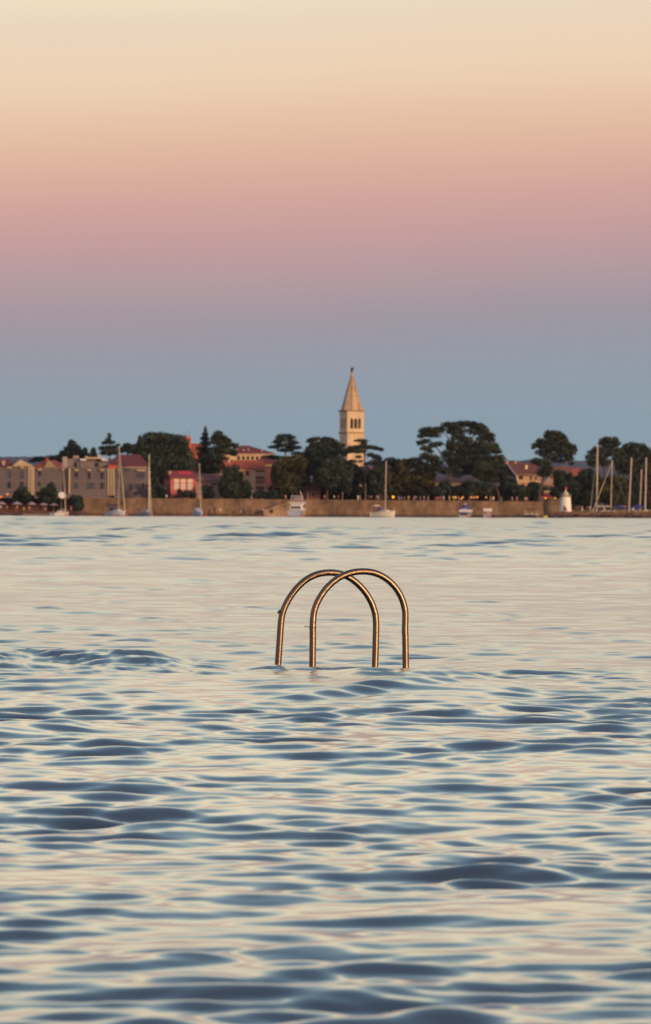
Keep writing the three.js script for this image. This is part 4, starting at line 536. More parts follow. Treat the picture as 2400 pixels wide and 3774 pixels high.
// ---------------------------------------------------------------- the lighthouse on the pier
const pierTop = P(2200, 1886, 930).y;
{
  const D = 930, m = (px) => M(px, D), b = P(2085, 1897, D); b.y = pierTop - 0.15;
  const o = thing('lighthouse', 'small white conical lighthouse with red lamp top on the pier head', 'lighthouse', b);
  const H = (v) => P(2085, v, D).y - b.y, white = mat(0.90, 0.84, 0.74, 0.85), grey = mat(0.40, 0.33, 0.28, 0.7);
  mesh('tower', metres(new THREE.CylinderGeometry(m(18), m(22), H(1832), 40, 6).translate(0, H(1832) / 2, 0)), white, o);
  mesh('gallery', [new THREE.CylinderGeometry(m(19), m(16), 0.28, 32).translate(0, H(1831), 0), new THREE.TorusGeometry(m(18.4), 0.05, 6, 40).rotateX(Math.PI / 2).translate(0, H(1821), 0), new THREE.TorusGeometry(m(18.4), 0.035, 6, 40).rotateX(Math.PI / 2).translate(0, H(1826), 0)], grey, o);
  for (let k = 0; k < 14; k++) mesh('railing_post', box(0.06, H(1821) - H(1831), 0.06, Math.sin(k * 0.4488) * m(18.4), (H(1821) + H(1831)) / 2, Math.cos(k * 0.4488) * m(18.4)), grey, o);
  mesh('lantern_room', new THREE.CylinderGeometry(m(9.5), m(12), H(1814) - H(1831), 24).translate(0, (H(1814) + H(1831)) / 2, 0), mat(0.62, 0.52, 0.42), o);
  mesh('lantern_mast', new THREE.CylinderGeometry(m(2.6), m(3.6), H(1803) - H(1814), 12).translate(0, (H(1803) + H(1814)) / 2, 0), mat(0.7, 0.6, 0.5), o);
  mesh('red_lamp_housing', new THREE.LatheGeometry([[0.02, 0], [0.3, 0.02], [0.34, 0.5], [0.26, 0.75], [0.1, 0.95], [0.02, 1]].map(([x, y]) => new THREE.Vector2(x * 1.05, y * (H(1794) - H(1804)))), 18).translate(0, H(1804), 0), mat(0.62, 0.02, 0.05, 0.4), o);
  mesh('door', box(m(11), H(1873), 0.2, m(-3), H(1873) / 2, m(20.2)), darkOpening, o).rotation.x = -0.045;
  // the pier
  const x0 = P(2028, 1900, D).x, r = rng(21), rocks = [];
  const pier = thing('pier', 'low rough stone pier carrying the lighthouse in front of the yachts', 'pier', V(x0, 0, -D));
  mesh('pier_deck', metres(box(120, pierTop + 1, 9, 60, (pierTop - 1) / 2, -2.5)), stone(0.24, 0.15, 0.10), pier);
  for (let i = 0; i < 190; i++) { const s = 0.45 + r() * 0.75, g = new THREE.DodecahedronGeometry(s, 0).scale(1.25, 0.6, 0.9).rotateY(r() * 6); rocks.push(g.translate(120 * (i + r()) / 190, r() * pierTop * 0.6 - 0.2, 2.1 + r() * 1.0)); }
  mesh('rocks', rocks, mat(0.10, 0.055, 0.05), pier).userData.kind = 'stuff';
  const top = []; for (let i = 0; i < 26; i++) { const x = 14 + r() * 16; top.push(new THREE.DodecahedronGeometry(0.3 + r() * 0.35, 0).scale(1.2, 0.7, 1).translate(x, pierTop + 0.1, 1.2 + r())); }
  mesh('pale_boulders', top, stone(0.5, 0.36, 0.22), pier).userData.kind = 'stuff';
}
// ---------------------------------------------------------------- the low terrace and its beach on the left
const terraceY = 1.35;
{
  const x0 = -420, x1 = P(312, 1890, 950).x;
  tag(mesh('quay', [metres(box(x1 - x0, terraceY + 1, 24, (x0 + x1) / 2, (terraceY - 1) / 2, -956))], stone(0.16, 0.075, 0.06)), 'low brown stone terrace quay at the left shore', 'quay', null, 'structure');
  const bx = P(150, 1880, 968), wall = mesh('terrace_wall', metres(box(x1 - x0, P(100, 1842, 968).y + 0.6, 1, (x0 + x1) / 2, (P(100, 1842, 968).y + 0.6) / 2 - 0.4, -968)), stone(0.19, 0.085, 0.065)); tag(wall, 'dark reddish retaining wall below the hotel terrace', 'wall');
  const r = rng(5), rocks = [];
  for (let i = 0; i < 120; i++) { const s = 0.4 + r() * 0.7, x = P(-20, 1900, 943).x + (x1 - P(-20, 1900, 943).x) * (i + r()) / 120; rocks.push(new THREE.DodecahedronGeometry(s, 0).scale(1.4, 0.55, 1).rotateY(r() * 6).translate(x, r() * 0.5 - 0.1, -943.4 + r() * 1.4)); }
  tag(mesh('shore_rocks', rocks, mat(0.10, 0.045, 0.04)), 'dark wet rocks along the foot of the left terrace', null, null, 'stuff');
  const j = thing('jetty', 'low pale jetty at the water edge left of the first sailboat', 'jetty', P(140, 1903, 925)); j.position.y = 0;
  mesh('deck', box(M(110, 925), 0.3, 3, 0, 0.38, 0), mat(0.30, 0.22, 0.19), j); for (const x of [-3.8, -1.3, 1.3, 3.8]) mesh('post', new THREE.CylinderGeometry(0.14, 0.14, 1.6, 8).translate(x, -0.4, 1.2), mat(0.1, 0.06, 0.05), j);
}
// parasols
function parasol(label, u, v, D, wpx, hpx, ground, colour, lean = 0, shape = 0.42) {
  const c = P(u, v, D), o = thing('parasol', label, 'parasol', V(c.x, ground, c.z), 'parasols on the left terrace'), R = M(wpx, D) / 2, top = P(u, v - hpx / 2, D).y - ground, rim = P(u, v + hpx / 2, D).y - ground;
  const g = new THREE.ConeGeometry(R, top - rim, 8, 3, true).translate(0, (top + rim) / 2, 0), cm = mat(...colour, 0.9, { side: THREE.DoubleSide });
  const canopy = mesh('canopy', [g, new THREE.CylinderGeometry(R, R, 0.18, 8, 1, true).translate(0, rim - 0.09, 0)], cm, o); canopy.rotation.z = lean;
  mesh('pole', new THREE.CylinderGeometry(0.05, 0.06, top, 8).translate(0, top / 2, 0), mat(0.3, 0.22, 0.18), o);
  mesh('base', new THREE.CylinderGeometry(0.35, 0.4, 0.12, 12).translate(0, 0.06, 0), mat(0.2, 0.17, 0.15), o); return o;
}
const grey = [0.36, 0.28, 0.28];
parasol('grey terrace parasol cut by the left edge of the picture', 6, 1852, 952, 34, 9, terraceY, grey);
parasol('grey terrace parasol below the first round bush', 62, 1852, 952, 38, 9, terraceY, grey);
parasol('grey terrace parasol below the cream hotel fins', 117, 1853, 952, 34, 9, terraceY, grey);
parasol('grey terrace parasol below the tall bush, second from the white one', 160, 1856, 952, 32, 7, terraceY, grey);
parasol('darker grey terrace parasol nearest the white one', 198, 1857, 952, 34, 7, terraceY, [0.30, 0.22, 0.22]);
parasol('pale upper terrace parasol over the orange lamps', 33, 1810, 966, 38, 9, P(33, 1842, 966).y, [0.30, 0.21, 0.23]);
{
  const D = 949, c = P(227, 1822, D), o = thing('parasol', 'big bright white parasol tilted towards the water above the first sailboat', 'parasol', V(c.x, terraceY, c.z)), R = M(15.5, D);
  const dome = mesh('canopy', new THREE.SphereGeometry(R, 8, 8, 0, Math.PI * 2, 0, Math.PI * 0.45).scale(1, 0.5, 1), mat(0.86, 0.78, 0.72, 0.85, { side: THREE.DoubleSide }), o); dome.position.set(0.1, c.y - terraceY - 0.3, 0); dome.rotation.set(0.95, 0, -0.28);
  mesh('pole', new THREE.CylinderGeometry(0.06, 0.07, c.y - terraceY, 8).translate(0, (c.y - terraceY) / 2, -0.4), mat(0.3, 0.22, 0.2), o);
}

// ---------------------------------------------------------------- boats
const gel = mat(0.70, 0.66, 0.66, 0.35), greyHull = mat(0.40, 0.41, 0.43, 0.4), navy = mat(0.035, 0.035, 0.09, 0.8), alloy = mat(0.60, 0.47, 0.36, 0.5, { metalness: 0.15 }), creamCloth = mat(0.66, 0.52, 0.36, 0.9), teak = mat(0.24, 0.15, 0.09), dim = mat(0.045, 0.04, 0.05, 0.3), blueCloth = mat(0.03, 0.06, 0.30, 0.85), red = mat(0.70, 0.05, 0.05, 0.6), wire = mat(0.2, 0.17, 0.16, 0.5);
function hullGeometry(L, B, F, { bow = 0.28, rake = 0.12, transom = 0.75, y0 = -0.3 } = {}) {   // bow at +x; freeboard F, higher at the bow
  const n = 22, k = 7, pos = [], idx = [];
  for (let i = 0; i <= n; i++) {
    const t = i / n, half = (B / 2) * (t < 0.45 ? transom + (1 - transom) * Math.sin(t / 0.45 * Math.PI / 2) : Math.pow(Math.max(0, 1 - Math.pow((t - 0.45) / 0.55, 2.1)), 0.85)), top = F * (0.92 + bow * t * t);
    for (let j = -k; j <= k; j++) { const s = Math.abs(j) / k, y = y0 + (top - y0) * Math.pow(s, 1.6), w = half * Math.pow(s, 0.45) * (0.86 + 0.14 * s); pos.push((t - 0.5) * L + rake * L * 0.35 * t * t * (y - y0) / (top - y0), y, Math.sign(j) * w); }
  }
  const m = 2 * k + 1;
  for (let i = 0; i < n; i++) for (let j = 0; j < m - 1; j++) { const a = i * m + j; idx.push(a, a + 1, a + m, a + 1, a + m + 1, a + m); }
  for (let j = 1; j < m - 1; j++) idx.push(0, j, j + 1);                     // transom
  const g = new THREE.BufferGeometry(); g.setAttribute('position', new THREE.Float32BufferAttribute(pos, 3)); g.setIndex(idx); g.computeVertexNormals();
  const deck = [], di = []; for (let i = 0; i <= n; i++) { const a = i * m * 3, b = (i * m + m - 1) * 3; deck.push(pos[a], pos[a + 1] - 0.05, pos[a + 2] * 0.97, pos[b], pos[b + 1] - 0.05, pos[b + 2] * 0.97); if (i < n) di.push(2 * i, 2 * i + 1, 2 * i + 2, 2 * i + 1, 2 * i + 3, 2 * i + 2); }
  const d = new THREE.BufferGeometry(); d.setAttribute('position', new THREE.Float32BufferAttribute(deck, 3)); d.setIndex(di); d.computeVertexNormals();
  return [g, d];
}
const rod = (a, b, r0, r1 = r0, n = 8) => { const g = new THREE.CylinderGeometry(r1, r0, a.distanceTo(b), n), q = new THREE.Quaternion().setFromUnitVectors(V(0, 1, 0), b.clone().sub(a).normalize()); g.applyQuaternion(q); const m = a.clone().add(b).multiplyScalar(0.5); return g.translate(m.x, m.y, m.z); };
function cabinTop(L, W, h, x, y, taper = 0.75) { const g = new RoundedBoxGeometry(L, h, W, 3, Math.min(h, W) * 0.22), p = g.attributes.position; for (let i = 0; i < p.count; i++) { const t = (p.getY(i) / h + 0.5); p.setX(i, p.getX(i) * (1 - 0.14 * t) - (p.getX(i) > 0 ? 0.35 * t * L * 0.15 : 0)); p.setZ(i, p.getZ(i) * (1 - (1 - taper) * t)); } g.computeVertexNormals(); return g.translate(x, y + h / 2, 0); }
function boat(name, label, category, u, D, yaw, group) { const b = P(u, 1900, D); b.y = 0; const o = thing(name, label, category, b, group); o.rotation.y = yaw; return o; }
function sailboat(label, { u, D = 925, yaw, L = 9.5, B = 3.1, F = 1.15, mastTop, mastU, stripe = navy, hull = gel, genoa, cover, bimini, biminiMat = navy, boom = true, mastR = 0.13, sprayhood }) {
  const o = boat('sailboat', label, 'sailboat', u, D, yaw, 'moored sailing boats');
  const [hg, dg] = hullGeometry(L, B, F); const h = mesh('hull', hg, hull, o); mesh('deck', dg, mat(0.55, 0.50, 0.46), o);
  const [sg] = hullGeometry(L * 1.004, B * 1.01, 0.22, { bow: 0, rake: 0.02, y0: -0.3 }); mesh('boot_stripe', sg, stripe, h);
  const c = mesh('cabin', cabinTop(L * 0.42, B * 0.62, 0.62, L * 0.06, F * 0.97), hull, o); mesh('cabin_window', [box(L * 0.26, 0.2, B * 0.56, L * 0.05, F * 0.97 + 0.34, 0)], dim, c);
  const inv = o.rotation.y, local = (uu, vv) => { const w = P(uu, vv, D); w.z = o.position.z; return w.sub(o.position).applyAxisAngle(V(0, 1, 0), -inv); };
  const top = local(mastTop[0], mastTop[1]), foot = local(mastU ?? mastTop[0], 1875); foot.y = F * 0.9;
  const mx = V(foot.x, F * 0.9, foot.z), mt = V(top.x, top.y, top.z);
  const mast = mesh('mast', rod(mx, mt, mastR * 1.12, mastR * 0.9), alloy, o);
  const at = (t) => mx.clone().lerp(mt, t);
  mesh('spreader', [0.42, 0.7].map((t) => { const p = at(t); return rod(V(p.x, p.y, p.z - 0.9), V(p.x, p.y, p.z + 0.9), 0.04); }), alloy, mast);
  const bowP = V(L * 0.5, F * 1.15, 0), stern = V(-L * 0.49, F * 0.95, 0);
  if (genoa) mesh('furled_genoa', rod(bowP, at(0.97), 0.13, 0.06), genoa, o); else mesh('forestay', rod(bowP, at(0.97), 0.025), wire, o);
  mesh('backstay', rod(stern, mt, 0.022), wire, o); for (const s of [-1, 1]) mesh('shroud', [rod(V(mx.x - 0.2, F, s * B * 0.45), at(0.98), 0.018), rod(V(mx.x - 0.4, F, s * B * 0.45), at(0.5), 0.018)], wire, o);
  if (boom) { const b0 = at(0.09), b1 = V(b0.x - L * 0.36, b0.y + 0.05, b0.z); const bm = mesh('boom', rod(b0, b1, 0.07), alloy, o); if (cover) mesh('sail_cover', rod(b0.clone().add(V(0, 0.16, 0)), b1.clone().add(V(0, 0.12, 0)), 0.24, 0.15, 10), cover, bm); }
  if (bimini) { mesh('bimini', new THREE.SphereGeometry(1, 18, 8, 0, Math.PI * 2, 0, Math.PI / 2).scale(L * 0.15, 0.5, B * 0.46).translate(-L * 0.3, F + 1.6, 0), biminiMat, o); mesh('bimini_frame', [-1, 1].flatMap((s) => [rod(V(-L * 0.4, F, s * B * 0.4), V(-L * 0.4, F + 1.75, s * B * 0.38), 0.03), rod(V(-L * 0.2, F, s * B * 0.4), V(-L * 0.2, F + 1.75, s * B * 0.38), 0.03)]), alloy, o); }
  if (sprayhood) mesh('sprayhood', new THREE.SphereGeometry(B * 0.42, 14, 8, 0, Math.PI * 2, 0, Math.PI / 2).scale(0.9, 0.9, 1).translate(-L * 0.14, F + 0.3, 0), sprayhood, o);
  mesh('pulpit', [rod(V(L * 0.5, F * 1.15, 0.1), V(L * 0.52, F * 1.15 + 0.6, 0), 0.03), rod(V(L * 0.38, F * 1.05, B * 0.24), V(L * 0.4, F * 1.05 + 0.6, B * 0.24), 0.03), rod(V(L * 0.38, F * 1.05, -B * 0.24), V(L * 0.4, F * 1.05 + 0.6, -B * 0.24), 0.03), rod(V(L * 0.4, F * 1.05 + 0.6, B * 0.24), V(L * 0.52, F * 1.15 + 0.6, 0), 0.03), rod(V(L * 0.4, F * 1.05 + 0.6, -B * 0.24), V(L * 0.52, F * 1.15 + 0.6, 0), 0.03)], alloy, o);
  return o;
}
sailboat('white sailboat in front of the big white parasol', { u: 222, yaw: 0.9, L: 6.6, B: 2.4, F: 0.95, mastTop: [234, 1737], mastU: 243, stripe: gel, mastR: 0.1 });
sailboat('white sailboat with navy blue canopy off the hotel', { u: 427, yaw: -0.75, L: 7.6, B: 2.9, F: 1.35, mastTop: [440, 1643], mastU: 437, stripe: mat(0.04, 0.07, 0.3), bimini: true, sprayhood: navy, genoa: creamCloth, cover: navy });
sailboat('grey sailboat with stout furled sail beside the hotel corner', { u: 538, yaw: -1.15, L: 8.2, B: 2.8, F: 1.1, mastTop: [550, 1676], mastU: 549, hull: greyHull, stripe: mat(0.3, 0.33, 0.3), genoa: creamCloth, mastR: 0.2, cover: mat(0.4, 0.36, 0.36) });
sailboat('small bluish white sailboat below the ruined house', { u: 731, yaw: -1.3, L: 7.4, B: 2.7, F: 1.3, mastTop: [735, 1708], mastU: 741, hull: mat(0.55, 0.58, 0.66, 0.4), stripe: navy, sprayhood: mat(0.35, 0.34, 0.45) });
sailboat('sailboat with cream canopy and wide white bow right of the campanile', { u: 1412, yaw: -0.5, L: 7.2, B: 3.0, F: 1.5, mastTop: [1424, 1699], mastU: 1420, stripe: gel, hull: mat(0.80, 0.73, 0.64), bimini: true, biminiMat: mat(0.70, 0.54, 0.34), sprayhood: mat(0.10, 0.07, 0.2) });
{ // motor yacht with fly bridge, stern to the viewer
  const D = 922, o = boat('motor_yacht', 'white motor yacht with fly bridge moored before the stone ramp', 'motor yacht', 1097, D, Math.PI / 2 - 0.16), W = M(60, D);
  const [hg, dg] = hullGeometry(11, W, 1.9, { transom: 0.92, bow: 0.35 }); const h = mesh('hull', hg, mat(0.42, 0.46, 0.54, 0.4), o); mesh('deck', dg, mat(0.6, 0.56, 0.52), o); mesh('gunwale_band', hullGeometry(11.04, W * 1.012, 0.5, { transom: 0.92, bow: 0.1, rake: 0.05 })[0], mat(0.34, 0.37, 0.45), h);
  const cab = mesh('deckhouse', [cabinTop(5.2, W * 0.86, 2.1, -0.2, 1.8, 0.86)], gel, o); mesh('aft_window', [-1, 0, 1].map((k) => box(0.06, 0.72, W * 0.17, -2.72, 2.65, k * W * 0.2)), dim, cab); for (const s of [-1, 1]) mesh('side_window', box(3.2, 0.6, 0.06, -0.1, 2.95, s * W * 0.405), dim, cab);
  mesh('hardtop', new RoundedBoxGeometry(5.6, 0.34, W * 0.84, 3, 0.12).translate(-0.3, 3.98, 0), mat(0.80, 0.70, 0.62), o);
  const fb = mesh('fly_bridge', [new RoundedBoxGeometry(3.2, 0.75, W * 0.72, 3, 0.2).translate(-0.2, 4.55, 0)], mat(0.30, 0.2, 0.2), o); mesh('windscreen', new RoundedBoxGeometry(0.5, 0.75, W * 0.6, 2, 0.15).translate(0.9, 5.2, 0), mat(0.4, 0.32, 0.3, 0.3), fb);
  mesh('radar_arch', [rod(V(-1.2, 4.7, -W * 0.36), V(-1.5, 5.9, -W * 0.33), 0.09), rod(V(-1.2, 4.7, W * 0.36), V(-1.5, 5.9, W * 0.33), 0.09), rod(V(-1.5, 5.9, -W * 0.33), V(-1.5, 5.9, W * 0.33), 0.09)], gel, fb);
  mesh('antenna', rod(V(-1.5, 5.6, W * 0.36), V(-1.9, 7.3, W * 0.22), 0.12, 0.08), mat(0.85, 0.75, 0.6), fb); mesh('bathing_platform', box(0.9, 0.14, W * 0.8, -5.8, 0.35, 0), mat(0.5, 0.5, 0.52), o);
  mesh('fender', [new THREE.CapsuleGeometry(0.22, 0.5, 4, 10).translate(-3, 0.9, W * 0.52)], mat(0.75, 0.38, 0.05), o);
}
{ const D = 918, o = boat('motor_boat', 'motor boat with indigo canvas top left of the small canopied boat', 'motor boat', 1717, D, Math.PI / 2 - 0.25), W = M(46, D);
  const [hg, dg] = hullGeometry(7.2, W, 1.35, { transom: 0.9 }); const h = mesh('hull', hg, mat(0.42, 0.38, 0.34, 0.4), o); mesh('rubbing_strake', hullGeometry(7.24, W * 1.02, 1.45, { transom: 0.9, y0: 0.7 })[0], navy, h); mesh('deck', dg, gel, o);
  mesh('cockpit_coaming', new RoundedBoxGeometry(4, 0.8, W * 0.9, 3, 0.25).translate(-0.4, 1.85, 0), mat(0.72, 0.66, 0.66), o);
  mesh('canvas_top', new THREE.SphereGeometry(1, 20, 10, 0, Math.PI * 2, 0, Math.PI / 2).scale(1.9, 1.35, W * 0.48).translate(-0.4, 2.2, 0), mat(0.07, 0.06, 0.20, 0.85), o); mesh('clear_panel', box(0.08, 0.5, W * 0.5, -2.22, 2.35, 0), mat(0.45, 0.42, 0.5, 0.3), o); mesh('radar_dome', new THREE.SphereGeometry(0.3, 14, 10).scale(1, 0.8, 1).translate(-0.4, 3.75, 0), gel, o); }
{ const D = 918, o = boat('motor_boat', 'little motor boat with square white canopy', 'motor boat', 1798, D, Math.PI / 2 - 0.2), W = M(30, D);
  const [hg, dg] = hullGeometry(5.4, W, 1.0, { transom: 0.9 }); mesh('hull', hg, mat(0.38, 0.35, 0.36, 0.4), o); mesh('deck', dg, gel, o); mesh('console', new RoundedBoxGeometry(1.2, 0.9, 0.9, 2, 0.1).translate(0, 1.3, 0), mat(0.5, 0.4, 0.42), o);
  mesh('canopy', new RoundedBoxGeometry(2.6, 0.9, W * 0.95, 3, 0.2).translate(-0.3, 2.15, 0), mat(0.84, 0.74, 0.74, 0.9), o); mesh('canopy_frame', [-1, 1].flatMap((s) => [rod(V(0.8, 0.9, s * W * 0.42), V(0.8, 1.9, s * W * 0.42), 0.04), rod(V(-1.4, 0.9, s * W * 0.42), V(-1.4, 1.9, s * W * 0.42), 0.04)]), alloy, o); }
{ const D = 915, o = boat('motor_boat', 'open motor boat with thin dark sun roof off the bastion', 'motor boat', 1952, D, -0.22), L = M(62, D) , W = 1.9;
  const [hg, dg] = hullGeometry(L, W, 0.85, { transom: 0.85 }); const h = mesh('hull', hg, mat(0.05, 0.04, 0.07, 0.4), o); mesh('sheer_strake', hullGeometry(L * 1.01, W * 1.02, 1.0, { transom: 0.85, y0: 0.45 })[0], mat(0.62, 0.55, 0.48), h); mesh('deck', dg, teak, o);
  mesh('windscreen', new RoundedBoxGeometry(0.4, 0.5, 1.4, 2, 0.1).translate(0.6, 1.2, 0), mat(0.5, 0.52, 0.5, 0.3), o); mesh('seat', new RoundedBoxGeometry(0.9, 0.5, 1.3, 2, 0.1).translate(-0.8, 1.05, 0), mat(0.6, 0.4, 0.32), o);
  mesh('sun_roof', new RoundedBoxGeometry(3.3, 0.2, 1.7, 2, 0.08).rotateZ(-0.06).translate(0.4, 2.45, 0), mat(0.05, 0.03, 0.05), o); mesh('roof_pole', [[-1.1, 0.7], [-1.1, -0.7], [1.9, 0.7], [1.9, -0.7]].map(([x, z]) => rod(V(x, 0.8, z), V(x, 2.4, z), 0.04)), alloy, o); mesh('outboard', [new RoundedBoxGeometry(0.5, 0.7, 0.45, 2, 0.12).translate(-L * 0.53, 1.05, 0), box(0.2, 0.9, 0.2, -L * 0.53, 0.4, 0)], dim, o); }
// yachts berthed behind the pier
sailboat('berthed yacht with the tallest mast and long cream boom cover', { u: 2255, D: 946, yaw: Math.PI - 0.35, L: 13, B: 3.9, F: 1.6, mastTop: [2203, 1640], mastU: 2199, genoa: creamCloth, cover: mat(0.70, 0.56, 0.42), mastR: 0.2 });
sailboat('berthed yacht with orange canopy just right of the tallest mast', { u: 2250, D: 954, yaw: Math.PI - 0.1, L: 10.5, B: 3.3, F: 1.6, mastTop: [2257, 1696], mastU: 2251, genoa: creamCloth, mastR: 0.17, bimini: true, biminiMat: mat(0.78, 0.11, 0.03) });
sailboat('berthed yacht with leaning mast and blue boom cover', { u: 2322, D: 950, yaw: -0.2, L: 10.5, B: 3.4, F: 1.6, mastTop: [2328, 1687], mastU: 2318, cover: blueCloth, mastR: 0.2, bimini: true, biminiMat: blueCloth });
sailboat('berthed yacht with the shortest mast of the harbour', { u: 2352, D: 958, yaw: 0.15, L: 9.5, B: 3.2, F: 1.5, mastTop: [2365, 1730], mastU: 2358, genoa: mat(0.2, 0.03, 0.07), cover: blueCloth, mastR: 0.19 });
sailboat('berthed yacht nearest the right edge under a blue awning', { u: 2392, D: 944, yaw: -0.1, L: 10.5, B: 3.4, F: 1.7, mastTop: [2382, 1687], mastU: 2378, cover: blueCloth, mastR: 0.2, bimini: true, biminiMat: blueCloth });
// mooring buoys
const where = ['under the bow of the first sailboat', 'under the navy canopied sailboat', 'just right of the navy canopied sailboat', 'at the bow of the grey sailboat', 'beside the small bluish sailboat', 'alone off the pale apartment house', 'under the stern of the motor yacht', 'under the indigo topped motor boat', 'under the white canopied little boat'];
[245, 421, 468, 560, 757, 845, 1116, 1722, 1803].forEach((u, i) => { const o = boat('buoy', 'red round mooring buoy ' + where[i], 'buoy', u, 912, 0, 'red mooring buoys'), R = i === 1 || i === 5 ? 0.26 : 0.36; mesh('float', new THREE.SphereGeometry(R, 16, 12).translate(0, R * 0.6, 0), red, o); mesh('mooring_eye', new THREE.TorusGeometry(0.09, 0.025, 6, 12).translate(0, R * 1.65, 0), alloy, o); });
{ const o = boat('buoy', 'yellow buoy floating off the bastion', 'buoy', 2010, 908, 0); mesh('float', new THREE.SphereGeometry(0.55, 18, 12).scale(1.3, 0.7, 1).translate(0, 0.25, 0), mat(0.72, 0.55, 0.03, 0.5), o); mesh('mooring_eye', new THREE.TorusGeometry(0.1, 0.03, 6, 12).translate(0, 0.68, 0), alloy, o); }

// ---------------------------------------------------------------- lamps
function lamp(name, label, u, v, D, R, ground, colour, power, style) {
  const c = P(u, v, D), o = thing(name, label, 'lamp', V(c.x, ground, c.z), style), h = c.y - ground;
  const e = new THREE.MeshStandardMaterial({ color: new THREE.Color().setRGB(...colour), emissive: new THREE.Color().setRGB(...colour), emissiveIntensity: power });
  const g = mesh('lamp_globe', new THREE.SphereGeometry(R, 14, 10).translate(0, h, 0), e, o); g.castShadow = false;
  mesh('lamp_post', new THREE.CylinderGeometry(0.05, 0.07, Math.max(0.2, h - R), 8).translate(0, (h - R) / 2, 0), mat(0.06, 0.05, 0.05), o);
  mesh('lamp_cap', new THREE.ConeGeometry(R * 1.1, R * 0.7, 12).translate(0, h + R * 1.15, 0), mat(0.06, 0.05, 0.05), o);
  const l = new THREE.PointLight(new THREE.Color().setRGB(1, 0.55, 0.18), 14 * R, 0, 2); l.position.set(0, h, 0); l.castShadow = true; l.shadow.radius = 4; o.add(l); return o;
}
const amber = [1.0, 0.42, 0.03], deepO = [1.0, 0.24, 0.03];
const onTop = (u, D) => wallTop(P(u, 1850, D).x);
lamp('street_lamp', 'glowing amber street lamp on the promenade right of the cream canopied boat', 1449, 1831.5, 966, 0.42, onTop(1449, 966), amber, 1.0);
lamp('terrace_lamp', 'brightest orange terrace lamp under the upper parasol', 28, 1821, 964, 0.34, P(28, 1842, 964).y, deepO, 1.1);
lamp('terrace_lamp', 'orange terrace lamp at the edge of the round bush', 49, 1820, 964, 0.26, P(49, 1842, 964).y, amber, 0.8);
lamp('terrace_lamp', 'dull orange terrace lamp at the far left edge', 3, 1831, 964, 0.34, P(3, 1846, 964).y, deepO, 0.6);
lamp('cafe_lamp', 'glowing orange lamp below the crimson cafe awning', 2011, 1836, 972, 0.28, onTop(2011, 972), amber, 1.2);
lamp('cafe_lamp', 'yellowish small lamp right of the crimson cafe awning', 2046, 1836, 972, 0.24, onTop(2046, 972), [1, 0.75, 0.22], 0.6);
lamp('cafe_lamp', 'small orange lamp below the brown roofed house', 1941, 1836, 970, 0.25, onTop(1941, 970), amber, 0.6);
[[1671, 1832, 'left'], [1680, 1833, 'second'], [1700, 1838, 'third'], [1706, 1832, 'fourth'], [1738, 1833, 'fifth'], [1749, 1832, 'sixth'], [1760, 1832, 'seventh'], [1792, 1833, 'eighth'], [1819, 1833, 'ninth']].forEach(([u, v, n], i) => {
  const at = i < 2 ? 'near the biggest pine trunk' : i < 4 ? 'below the clipped round tree' : i < 7 ? 'in the middle of the lamp row' : 'near the leaning pine trunk';
  lamp('restaurant_lamp', `small amber restaurant lamp, ${n === 'left' ? 'first' : n} from the left, ${at}`, u, v, 974, 0.24, onTop(u, 974), [1, 0.50, 0.10], 0.55, 'restaurant lamps under the pines'); });
{ // unlit lamp posts along the wall
  for (const [u, v, label] of [[1348, 1788, 'slim unlit lamp post beside the cedar trunk'], [930, 1812, 'slim unlit lamp post below the pale apartment house'], [1263, 1818, 'short unlit lamp post left of the cedar trunk']]) {
    const g = onTop(u, 963), c = P(u, v, 963), o = thing('lamp_post', label, 'lamp post', V(c.x, g, -963)), h = c.y - g;
    mesh('post', new THREE.CylinderGeometry(0.06, 0.1, h, 8).translate(0, h / 2, 0), mat(0.28, 0.23, 0.2), o); mesh('lamp_head', new THREE.SphereGeometry(0.2, 10, 8).scale(1.2, 0.7, 1.2).translate(0, h, 0), mat(0.4, 0.34, 0.3), o); }
}

